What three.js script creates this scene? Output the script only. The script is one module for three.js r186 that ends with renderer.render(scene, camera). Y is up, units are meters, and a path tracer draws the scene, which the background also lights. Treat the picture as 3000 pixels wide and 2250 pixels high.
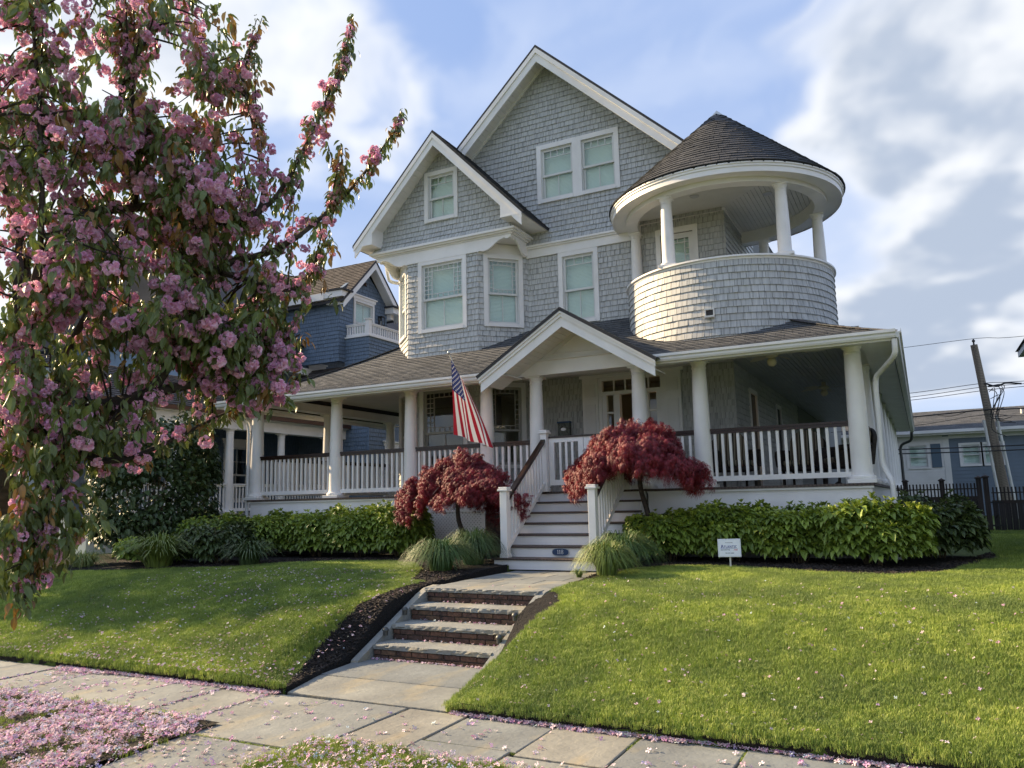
import * as THREE from 'three';
import { mergeGeometries, toCreasedNormals } from 'three/addons/utils/BufferGeometryUtils.js';
import { RoundedBoxGeometry } from 'three/addons/geometries/RoundedBoxGeometry.js';

// ---------- camera, sky, sun, exposure ----------
const scene = new THREE.Scene();
const camera = new THREE.PerspectiveCamera(52.14, 4 / 3, 0.05, 3000);
camera.rotation.order = 'YXZ';
camera.position.set(0, 1.8, 0);
camera.rotation.set(0.15001, 0.47595, -0.02175);
const renderer = new THREE.WebGLRenderer({ antialias: true });
renderer.toneMapping = THREE.LinearToneMapping;
renderer.toneMappingExposure = 2.65;
renderer.shadowMap.enabled = true;

const SUN = new THREE.Vector3(-0.9, 0.45, 0.02).normalize();
const sun = new THREE.DirectionalLight(new THREE.Color(1.0, 0.75, 0.45), 4.2);
sun.position.copy(SUN).multiplyScalar(80).add(new THREE.Vector3(-5, 2, -10));
sun.target.position.set(-5, 2, -10);
sun.castShadow = true; sun.shadow.radius = 1.5; sun.shadow.mapSize.set(4096, 4096);
Object.assign(sun.shadow.camera, { left: -40, right: 40, top: 30, bottom: -30, near: 1, far: 200 });
scene.add(sun, sun.target);

// random numbers and noise
function rng(seed) { let a = seed >>> 0; return () => { a = (a + 0x6D2B79F5) | 0; let t = Math.imul(a ^ (a >>> 15), 1 | a); t = (t + Math.imul(t ^ (t >>> 7), 61 | t)) ^ t; return ((t ^ (t >>> 14)) >>> 0) / 4294967296; }; }
const hash = (x, y, z = 0) => { let h = Math.imul(x, 374761393) ^ Math.imul(y, 668265263) ^ Math.imul(z, 1274126177); h = Math.imul(h ^ (h >>> 13), 1274126177); h ^= h >>> 16; return (h >>> 0) / 4294967296; };
const sm = (t) => t * t * (3 - 2 * t), mix = (a, b, t) => a + (b - a) * t, clamp = (x, a = 0, b = 1) => Math.min(b, Math.max(a, x));
const sstep = (a, b, x) => sm(clamp((x - a) / (b - a)));
function n2(x, y, p = 0, s = 0) {                       // value noise, period p
  const xi = Math.floor(x), yi = Math.floor(y), u = sm(x - xi), v = sm(y - yi), w = (i) => p ? ((i % p) + p) % p : i;
  const a = hash(w(xi), w(yi), s), b = hash(w(xi + 1), w(yi), s), c = hash(w(xi), w(yi + 1), s), d = hash(w(xi + 1), w(yi + 1), s);
  return mix(mix(a, b, u), mix(c, d, u), v);
}
function n3(x, y, z, s = 0) {
  const zi = Math.floor(z), w = sm(z - zi);
  return mix(n2(x, y, 0, s + zi * 71), n2(x, y, 0, s + (zi + 1) * 71), w);
}
function fbm2(x, y, oct, p = 0, s = 0) { let a = 0.5, r = 0, t = 0; for (let i = 0; i < oct; i++) { r += a * n2(x, y, p, s + i * 17); t += a; a *= 0.5; x *= 2; y *= 2; p *= 2; } return r / t; }
function fbm3(x, y, z, oct, s = 0) { let a = 0.5, r = 0, t = 0; for (let i = 0; i < oct; i++) { r += a * n3(x, y, z, s + i * 13); t += a; a *= 0.5; x *= 2.03; y *= 2.03; z *= 2.03; } return r / t; }

// the sky: blue air, layered cumulus and thin cloud, brighter towards the sun
{
  const W = 1536, Hh = 768, d = new Float32Array(W * Hh * 4);
  const blobs = [[-0.6, 0.52, -0.61, 0.13, 0.26], [-0.65, 0.49, -0.585, 0.14, 0.22], [-0.494, 0.543, -0.679, 0.11, 0.26], [-0.753, 0.419, -0.507, 0.22, 0.3], [-0.8, 0.3, -0.45, 0.2, 0.3],
    [0.04, 0.25, -0.966, 0.12, 0.42], [-0.01, 0.2, -0.977, 0.1, 0.3], [0.09, 0.304, -0.949, 0.1, 0.3], [0.03, 0.14, -0.99, 0.09, 0.2], [0.0, 0.4, -0.917, 0.16, 0.3], [0.1, 0.42, -0.9, 0.16, 0.34], [-0.62, 0.27, -0.73, 0.05, 0.3],
    [-0.33, 0.40, -0.85, 0.12, -0.16], [-0.2, 0.56, -0.8, 0.14, -0.1], [-0.15, 0.33, -0.93, 0.09, -0.12]];
  for (let j = 0; j < Hh; j++) for (let i = 0; i < W; i++) {
    const th = ((j + 0.5) / Hh - 0.5) * Math.PI, ph = ((i + 0.5) / W - 0.5) * 2 * Math.PI;
    const y0 = Math.sin(th), x = Math.cos(th) * Math.cos(ph), z = Math.cos(th) * Math.sin(ph), y = Math.max(y0, 0.0);
    if (y0 < 0) { const o = (j * W + i) * 4; d[o] = 0.25; d[o + 1] = 0.27; d[o + 2] = 0.29; d[o + 3] = 1; continue; }
    const k = Math.pow(1 - y, 3.0);
    let r = mix(0.26, 0.52, k), g = mix(0.39, 0.64, k), b = mix(0.70, 0.84, k);
    const s = Math.max(0, x * SUN.x + y * SUN.y + z * SUN.z), glow = Math.pow(s, 5) * 0.5 + Math.pow(s, 40) * 1.8;
    const q = 1 / (y + 0.25), cx = x * q, cz = z * q;
    const wx = fbm2(cx * 2.3 + 11, cz * 2.3 + 5, 4, 0, 9) - 0.5, wz = fbm2(cx * 2.3 + 31, cz * 2.3 + 25, 4, 0, 19) - 0.5;
    const f = fbm2(cx * 2.4 + 40 + wx * 1.0, cz * 2.4 + 40 + wz * 1.0, 8, 0, 3);
    let w = 0; for (const [bx, by, bz, rad, a] of blobs) { const dd = (x - bx) ** 2 + (y - by) ** 2 + (z - bz) ** 2; if (dd < rad * rad * 6) w += a * Math.exp(-dd / (rad * rad)); }
    const dens = f + w * 0.32;
    const c = sstep(0.47, 0.66, dens), thick = sstep(0.60, 0.80, dens + (fbm2(cx * 7 + 2 + wx, cz * 7 + 2 + wz, 5, 0, 55) - 0.5) * 0.42);
    const th2 = thick * (1 - 0.35 * sstep(0.1, 0.75, s));
    const wisp = sstep(0.35, 0.75, fbm2(cx * 1.6 + 3 + f * 2, cz * 2.6 + 7, 6, 0, 31)) * 0.55;
    let cr = mix(0.84, 0.42, th2), cg = mix(0.86, 0.49, th2), cb = mix(0.89, 0.61, th2);
    cr += glow * 0.4; cg += glow * 0.37; cb += glow * 0.32;
    r += glow * 0.55; g += glow * 0.5; b += glow * 0.4;
    const wr = 0.66 + glow * 0.7, wg = 0.73 + glow * 0.65, wb = 0.88 + glow * 0.55;
    r = mix(r, wr, wisp); g = mix(g, wg, wisp); b = mix(b, wb, wisp);
    r = mix(r, cr, c * 0.96); g = mix(g, cg, c * 0.96); b = mix(b, cb, c * 0.96);
    const o = (j * W + i) * 4; d[o] = r * 0.45; d[o + 1] = g * 0.45; d[o + 2] = b * 0.45; d[o + 3] = 1;
  }
  const sky = new THREE.DataTexture(d, W, Hh, THREE.RGBAFormat, THREE.FloatType);
  sky.mapping = THREE.EquirectangularReflectionMapping; sky.magFilter = sky.minFilter = THREE.LinearFilter; sky.wrapS = THREE.RepeatWrapping; sky.needsUpdate = true;
  scene.background = sky; scene.environment = sky;
}

// ---------- names, things, parts ----------
const used = new Map(), bases = new WeakMap();
function numbered(n) { const k = used.get(n) || 0; used.set(n, k + 1); return k ? n + '_' + String(k).padStart(3, '0') : n; }
function tag(o, label, category, group, kind) { if (label) o.userData.label = label; if (category) o.userData.category = category; if (group) o.userData.group = group; if (kind) o.userData.kind = kind; return o; }
function thing(name, label, category, p = [0, 0, 0], group, kind) {
  const g = new THREE.Group(); g.name = numbered(name); g.position.set(...p); scene.add(g); bases.set(g, new THREE.Vector3(...p));
  return tag(g, label, category, group, kind);
}
const baseOf = (o) => bases.get(o) || new THREE.Vector3();
function uvm(geo) {                                   // texture coordinates in metres, by the way each face points
  const p = geo.attributes.position, n = geo.attributes.normal, uv = new Float32Array(p.count * 2);
  for (let i = 0; i < p.count; i++) {
    const ax = Math.abs(n.getX(i)), ay = Math.abs(n.getY(i)), az = Math.abs(n.getZ(i));
    let u, v; if (ay > ax && ay > az) { u = p.getX(i); v = p.getZ(i); } else if (ax > az) { u = p.getZ(i); v = p.getY(i); } else { u = p.getX(i); v = p.getY(i); }
    uv[2 * i] = u; uv[2 * i + 1] = v;
  }
  geo.setAttribute('uv', new THREE.BufferAttribute(uv, 2)); return geo;
}
// geometry in world coordinates -> a named mesh under parent (a thing, a part or nothing)
function put(name, geo, m, parent, kind, keepUV) {
  if (Array.isArray(geo)) geo = merge(geo);
  if (!keepUV) uvm(geo);
  const b = parent ? baseOf(parent) : null;
  if (b && (b.x || b.y || b.z)) geo.translate(-b.x, -b.y, -b.z);
  const o = new THREE.Mesh(geo, m); o.castShadow = o.receiveShadow = true;
  o.name = parent ? name : numbered(name); (parent || scene).add(o);
  if (b) bases.set(o, b);
  if (kind) o.userData.kind = kind;
  return o;
}
function sub(name, parent) { const g = new THREE.Group(); g.name = name; parent.add(g); bases.set(g, baseOf(parent)); return g; }   // a part made of pieces
function merge(list) {
  list = list.map((g) => { const h = g.index ? g.toNonIndexed() : g; for (const k of Object.keys(h.attributes)) if (!['position', 'normal', 'uv', 'color'].includes(k)) h.deleteAttribute(k); if (!h.attributes.uv) h.setAttribute('uv', new THREE.BufferAttribute(new Float32Array(h.attributes.position.count * 2), 2)); return h; });
  return mergeGeometries(list);
}
const V = (x, y, z) => new THREE.Vector3(x, y, z);
function box(x0, x1, y0, y1, z0, z1) { const g = new THREE.BoxGeometry(Math.abs(x1 - x0), Math.abs(y1 - y0), Math.abs(z1 - z0)); g.translate((x0 + x1) / 2, (y0 + y1) / 2, (z0 + z1) / 2); return g; }
function rbox(x0, x1, y0, y1, z0, z1, r = 0.01) { const g = new RoundedBoxGeometry(Math.abs(x1 - x0), Math.abs(y1 - y0), Math.abs(z1 - z0), 2, r); g.translate((x0 + x1) / 2, (y0 + y1) / 2, (z0 + z1) / 2); return g; }
function bar(a, b, w, h) {                            // a box from a to b, w wide, h high
  const d = b.clone().sub(a), L = d.length(), g = new THREE.BoxGeometry(w, h, L), m = new THREE.Matrix4().lookAt(b, a, V(0, 1, 0)).setPosition(a.clone().add(b).multiplyScalar(0.5)); g.applyMatrix4(m); return g;
}
function tube(pts, r, seg = 0, rs = 8, tension = 0.5) { const c = new THREE.CatmullRomCurve3(pts.map((p) => p.isVector3 ? p : V(...p)), false, 'catmullrom', tension); return new THREE.TubeGeometry(c, seg || pts.length * 6, r, rs); }
function limb(pts, r0, r1, seg = 12, rs = 7) {         // a tapering branch
  const c = new THREE.CatmullRomCurve3(pts), g = new THREE.TubeGeometry(c, seg, 1, rs), p = g.attributes.position, n = rs + 1;
  for (let i = 0; i <= seg; i++) { const q = c.getPointAt(i / seg), r = mix(r0, r1, i / seg); for (let k = 0; k < n; k++) { const j = i * n + k; p.setXYZ(j, q.x + (p.getX(j) - q.x) * r, q.y + (p.getY(j) - q.y) * r, q.z + (p.getZ(j) - q.z) * r); } }
  g.computeVertexNormals(); return g;
}
function poly(pts, z0, z1) {                           // an outline in x, y pushed from z0 to z1 (z1 > z0)
  const g = new THREE.ExtrudeGeometry(new THREE.Shape(pts.map((p) => new THREE.Vector2(...p))), { depth: z1 - z0, bevelEnabled: false, curveSegments: 8 }); g.translate(0, 0, z0); return g;
}
function paint(geo, r, g, b) { const n = geo.attributes.position.count, c = new Float32Array(n * 3); for (let i = 0; i < n; i++) { c[3 * i] = r; c[3 * i + 1] = g; c[3 * i + 2] = b; } geo.setAttribute('color', new THREE.BufferAttribute(c, 3)); return geo; }
// a vertical face: o = [x, z] of its left end, ang = the way it faces (0 = street, +90deg = right); returns maps from (along, y, out)
function face(x, z, ang) { const ux = Math.cos(ang), uz = -Math.sin(ang), nx = Math.sin(ang), nz = Math.cos(ang); const f = (a, b, c = 0) => V(x + ux * a + nx * c, b, z + uz * a + nz * c); f.m = new THREE.Matrix4().makeBasis(V(ux, 0, uz), V(0, 1, 0), V(nx, 0, nz)).setPosition(x, 0, z); return f; }
const fbox = (f, a0, a1, b0, b1, c0, c1) => box(a0, a1, b0, b1, c0, c1).applyMatrix4(f.m);
const fpoly = (f, pts, c0, c1) => poly(pts, c0, c1).applyMatrix4(f.m);
function wallGeo(f, outline, holes, c0, c1) {
  const s = new THREE.Shape(outline.map((p) => new THREE.Vector2(...p)));
  for (const [a0, a1, b0, b1] of holes) { const h = new THREE.Path(); h.moveTo(a0, b0); h.lineTo(a0, b1); h.lineTo(a1, b1); h.lineTo(a1, b0); h.closePath(); s.holes.push(h); }
  const g = new THREE.ExtrudeGeometry(s, { depth: c1 - c0, bevelEnabled: false }); g.translate(0, 0, c0); return g.applyMatrix4(f.m);
}

// ---------- materials ----------
function dtex(n, fn, srgb, per = 1) {
  const d = new Uint8Array(n * n * 4);
  for (let j = 0; j < n; j++) for (let i = 0; i < n; i++) { const c = fn(i / n, j / n), o = (j * n + i) * 4; if (c.length) { d[o] = clamp(c[0]) * 255; d[o + 1] = clamp(c[1]) * 255; d[o + 2] = clamp(c[2]) * 255; } else d[o] = d[o + 1] = d[o + 2] = clamp(c) * 255; d[o + 3] = 255; }
  const t = new THREE.DataTexture(d, n, n); t.wrapS = t.wrapT = THREE.RepeatWrapping; t.magFilter = THREE.LinearFilter; t.minFilter = THREE.LinearMipmapLinearFilter; t.generateMipmaps = true; t.repeat.set(1 / per, 1 / per); if (srgb) t.colorSpace = THREE.SRGBColorSpace; t.needsUpdate = true; return t;
}
const T = {
  grain: dtex(512, (u, v) => 0.80 + 0.2 * fbm2(u * 64, v * 4, 4, 4, 2) - 0.16 * sstep(0.6, 0.8, fbm2(u * 48, v * 3, 3, 3, 8)), true, 1.6),
  dirt: dtex(512, (u, v) => { const f = fbm2(u * 6, v * 6, 6, 6, 3); return [0.9 + 0.1 * f, 0.895 + 0.1 * f, 0.88 + 0.11 * f]; }, true, 2.1),
  speck: dtex(512, (u, v) => { const f = hash(Math.floor(u * 256), Math.floor(v * 256), 4) * 0.5 + fbm2(u * 16, v * 16, 4, 16, 6) * 0.5; return 0.62 + 0.38 * f; }, true, 0.9),
  speckB: dtex(512, (u, v) => hash(Math.floor(u * 256), Math.floor(v * 256), 14) * 0.6 + fbm2(u * 32, v * 32, 3, 32, 6) * 0.4, false, 0.9),
  stone: dtex(512, (u, v) => { const f = fbm2(u * 5, v * 5, 6, 5, 21), g = fbm2(u * 9, v * 3, 4, 3, 25), h = fbm2(u * 40, v * 40, 3, 40, 29), k = sstep(0.52, 0.72, g); return [0.66 + 0.26 * f + 0.1 * k + 0.08 * h, 0.67 + 0.26 * f + 0.05 * k + 0.08 * h, 0.68 + 0.24 * f - 0.03 * k + 0.08 * h]; }, true, 2.3),
  stoneB: dtex(512, (u, v) => { const f = fbm2(u * 7, v * 7, 5, 7, 41); return 0.75 * Math.round(f * 9) / 9 + 0.25 * fbm2(u * 50, v * 50, 3, 50, 5); }, false, 1.7),
  rough: dtex(512, (u, v) => fbm2(u * 20, v * 20, 5, 20, 51), false, 0.5),
  brick: dtex(512, (u, v) => { const f = fbm2(u * 20, v * 20, 5, 20, 61), s = sstep(0.5, 0.72, fbm2(u * 7, v * 7, 4, 7, 66)); return [0.62 + 0.38 * f - 0.22 * s, 0.62 + 0.36 * f - 0.18 * s, 0.62 + 0.36 * f - 0.12 * s]; }, true, 0.6),
  mulch: dtex(512, (u, v) => { const f = fbm2(u * 60, v * 24, 4, 12, 71), g = fbm2(u * 24, v * 60, 4, 12, 75); return 0.3 + 0.9 * Math.abs(f - g) + 0.4 * hash(Math.floor(u * 128), Math.floor(v * 128), 6); }, true, 0.8),
  turf: dtex(512, (u, v) => { const f = fbm2(u * 50, v * 50, 4, 50, 81), g = fbm2(u * 5, v * 5, 4, 5, 85); return [0.5 + 0.5 * f + 0.12 * g, 0.6 + 0.45 * f, 0.45 + 0.4 * f]; }, true, 1.7),
  bark: dtex(512, (u, v) => 0.45 + 0.55 * fbm2(u * 6, v * 30, 5, 6, 91), true, 0.5),
  plank: dtex(512, (u, v) => 0.5 + 0.5 * fbm2(u * 60, v * 3, 4, 3, 95), true, 1.2),
};
function mat(r, g, b, o = {}) { const m = new (o.phys ? THREE.MeshPhysicalMaterial : THREE.MeshStandardMaterial)(); m.color.setRGB(r, g, b); m.roughness = 0.7; delete o.phys; Object.assign(m, o); return m; }
const tw = (v) => ({ side: THREE.DoubleSide, ...v });
const M = {
  shingle: mat(0.56, 0.575, 0.565, { map: T.grain, vertexColors: true, roughness: 0.62, bumpMap: T.grain, bumpScale: 0.002 }),
  shingles: [0.93, 0.97, 1.0, 1.03, 1.07].map((k) => mat(0.56 * k, 0.575 * k, 0.565 * k, { map: T.grain, roughness: 0.58, bumpMap: T.grain, bumpScale: 0.002 })),
  back: mat(0.2, 0.21, 0.21, { roughness: 0.9 }),
  white: mat(0.9, 0.9, 0.9, { map: T.dirt, roughness: 0.42 }),
  wood: mat(0.86, 0.86, 0.86, { map: T.dirt, roughness: 0.45, bumpMap: T.grain, bumpScale: 0.001 }),
  ceil: mat(0.74, 0.75, 0.73, { map: T.dirt, roughness: 0.5 }),
  ceilBlue: mat(0.52, 0.57, 0.6, { map: T.dirt, roughness: 0.4 }),
  roof: mat(0.135, 0.145, 0.158, { map: T.speck, vertexColors: true, roughness: 0.92, bumpMap: T.speckB, bumpScale: 0.004 }),
  roofDark: mat(0.075, 0.083, 0.097, { map: T.speck, vertexColors: true, roughness: 0.92, bumpMap: T.speckB, bumpScale: 0.004 }),
  roofEdge: mat(0.05, 0.05, 0.055, { roughness: 0.9 }),
  cedar: mat(0.115, 0.1, 0.095, { map: T.plank, vertexColors: true, roughness: 0.85 }),
  rail: mat(0.045, 0.021, 0.016, { roughness: 0.32, map: T.plank }),
  tread: mat(0.14, 0.10, 0.082, { roughness: 0.6, map: T.plank }),
  sash: mat(0.72, 0.74, 0.74, { roughness: 0.5, map: T.dirt }),
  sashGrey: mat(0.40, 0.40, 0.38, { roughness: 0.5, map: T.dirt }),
  glass: mat(0.93, 0.97, 0.95, { phys: 1, transmission: 1, roughness: 0.02, ior: 1.5, thickness: 0 }),
  blind: mat(0.66, 0.73, 0.69, { roughness: 0.8 }),
  blindDark: mat(0.66, 0.73, 0.69, { roughness: 0.8 }),
  room: mat(0.5, 0.46, 0.4, { roughness: 0.95 }),
  metal: mat(0.55, 0.56, 0.57, { roughness: 0.35, metalness: 0.6 }),
  gutter: mat(0.82, 0.83, 0.84, { roughness: 0.3, map: T.dirt }),
  black: mat(0.015, 0.015, 0.016, { roughness: 0.5 }),
  bluestone: [[0.30, 0.315, 0.31], [0.345, 0.35, 0.325], [0.27, 0.29, 0.295], [0.38, 0.365, 0.32]].map((c) => mat(...c, { map: T.stone, roughness: 0.78, bumpMap: T.stoneB, bumpScale: 0.012 })),
  ledge: mat(0.36, 0.37, 0.355, { map: T.stone, roughness: 0.85, bumpMap: T.rough, bumpScale: 0.007 }),
  bricks: [[0.17, 0.095, 0.065], [0.14, 0.085, 0.065], [0.20, 0.125, 0.075], [0.12, 0.07, 0.055]].map((c) => mat(...c, { map: T.brick, roughness: 0.9, bumpMap: T.rough, bumpScale: 0.008 })),
  mortar: mat(0.09, 0.08, 0.07, { roughness: 0.95, map: T.speck }),
  mulch: mat(0.03, 0.025, 0.023, { map: T.mulch, roughness: 0.95, bumpMap: T.mulch, bumpScale: 0.04 }),
  turf: mat(0.12, 0.17, 0.035, { map: T.turf, roughness: 1 }),
  soil: mat(0.06, 0.05, 0.03, { map: T.mulch, roughness: 1, bumpMap: T.mulch, bumpScale: 0.03 }),
  asphalt: mat(0.06, 0.06, 0.062, { map: T.speck, roughness: 0.95 }),
  concrete: mat(0.36, 0.35, 0.33, { map: T.dirt, roughness: 0.9 }),
  bark: mat(0.10, 0.075, 0.06, { map: T.bark, roughness: 0.9, bumpMap: T.bark, bumpScale: 0.01 }),
  barkPale: mat(0.30, 0.26, 0.2, { map: T.bark, roughness: 0.9 }),
  stem: mat(0.12, 0.09, 0.05, { roughness: 0.9 }),
  blue: mat(0.15, 0.215, 0.305, { map: T.grain, vertexColors: true, roughness: 0.6 }),
  bluePlain: mat(0.13, 0.19, 0.27, { roughness: 0.6 }),
  copper: mat(0.10, 0.05, 0.035, { roughness: 0.45, metalness: 0.4 }),
  bronze: mat(0.08, 0.085, 0.085, { roughness: 0.45, metalness: 0.6 }),
};
// ---------- builders ----------
function clipPoly(pts, out) {                          // convex clip of pts by the outline (anticlockwise)
  let r = pts;
  for (let i = 0; i < out.length && r.length; i++) {
    const [x0, y0] = out[i], [x1, y1] = out[(i + 1) % out.length], q = r; r = [];
    const side = (p) => (x1 - x0) * (p[1] - y0) - (y1 - y0) * (p[0] - x0);
    for (let k = 0; k < q.length; k++) { const a = q[k], b = q[(k + 1) % q.length], sa = side(a), sb = side(b); if (sa >= 0) r.push(a); if ((sa > 0 && sb < 0) || (sa < 0 && sb > 0)) { const t = sa / (sa - sb); r.push([a[0] + (b[0] - a[0]) * t, a[1] + (b[1] - a[1]) * t]); } }
  }
  return r;
}
function cutRect([a0, a1, b0, b1], [h0, h1, k0, k1]) {
  if (h0 >= a1 || h1 <= a0 || k0 >= b1 || k1 <= b0) return [[a0, a1, b0, b1]];
  const r = [], e = 0.012;
  if (h0 - a0 > e) r.push([a0, h0, b0, b1]); if (a1 - h1 > e) r.push([h1, a1, b0, b1]);
  const c0 = Math.max(a0, h0), c1 = Math.min(a1, h1);
  if (k0 - b0 > e) r.push([c0, c1, b0, k0]); if (b1 - k1 > e) r.push([c0, c1, k1, b1]);
  return r;
}
// courses of shingles laid over a surface: map(a, b, out); returns one geometry per shingle
function shingle(map, outline, holes, o) {
  const { h = 0.125, wmin = 0.09, wmax = 0.24, t0 = 0.024, t1 = 0.004, seed = 1, gap = 0.007, tone = 0.07, b0, wob = 0.002, top = 0 } = o, R = rng(seed), res = [];
  const A0 = Math.min(...outline.map((p) => p[0])), A1 = Math.max(...outline.map((p) => p[0])), B0 = b0 ?? Math.min(...outline.map((p) => p[1])), B1 = Math.max(...outline.map((p) => p[1]));
  for (let b = B0, row = 0; b < B1 - 0.01; b += h, row++) {
    let a = A0 - R() * wmax;
    while (a < A1) {
      const w = mix(wmin, wmax, Math.pow(R(), 1.3)), a1 = a + w, lift = (R() - 0.5) * wob * 2, k = 1 + (R() - 0.5) * 2 * tone, th = t0 * (0.8 + 0.4 * R());
      let rects = [[a + gap / 2, a1 - gap / 2, b + lift, b + h]]; a = a1;
      for (const ho of holes) rects = rects.flatMap((q) => cutRect(q, ho));
      for (const [x0, x1, y0, y1] of rects) {
        const p = clipPoly([[x0, y0], [x1, y0], [x1, y1], [x0, y1]], outline); if (p.length < 3) continue;
        const pos = [], f = p.map(([u, v]) => map(u, v, mix(th, t1, clamp((v - b) / h)))), g = p.map(([u, v]) => map(u, v, 0)), tri = (q, r, s) => pos.push(q.x, q.y, q.z, r.x, r.y, r.z, s.x, s.y, s.z);
        for (let i = 1; i < f.length - 1; i++) tri(f[0], f[i], f[i + 1]);
        for (let i = 0; i < f.length; i++) { const j = (i + 1) % f.length; tri(g[i], g[j], f[j]); tri(g[i], f[j], f[i]); }
        const geo = new THREE.BufferGeometry(); geo.setAttribute('position', new THREE.BufferAttribute(new Float32Array(pos), 3)); geo.computeVertexNormals(); geo.tone = k; geo.mid = f[0];
        geo.uo = [R() * 7, R() * 7]; res.push(geo);
      }
    }
  }
  return res;
}
function shuffleUV(g) { const uv = g.attributes.uv, [a, b] = g.uo || [0, 0]; for (let i = 0; i < uv.count; i++) uv.setXY(i, uv.getX(i) + a, uv.getY(i) + b); return g; }
function laid(list, warm = 0) { for (const g of list) { uvm(g); shuffleUV(g); const k = g.tone; paint(g, k * (1 + warm * (k - 1)), k, k * (1 - warm * (k - 1))); } return merge(list); }
function putShingles(list, m, parent, name = 'shingles') { if (!list.length) return; return put(name, laid(list), m, parent, 'stuff', true); }
function blindGeo(f, a0, a1, b0, b1, c, pitch = 0.032) {  // a pleated blind, one folded sheet
  const n = Math.round((b1 - b0) / pitch), pos = [], ix = [];
  for (let i = 0; i <= 2 * n; i++) { const b = b0 + (b1 - b0) * i / (2 * n), q = c + (i % 2 ? 0.010 : 0); for (const a of [a0, a1]) { const p = f(a, b, q); pos.push(p.x, p.y, p.z); } if (i) { const k = 2 * i; ix.push(k - 2, k - 1, k + 1, k - 2, k + 1, k); } }
  let g = new THREE.BufferGeometry(); g.setAttribute('position', new THREE.BufferAttribute(new Float32Array(pos), 3)); g.setIndex(ix); g = g.toNonIndexed(); g.computeVertexNormals(); return g;
}
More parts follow.
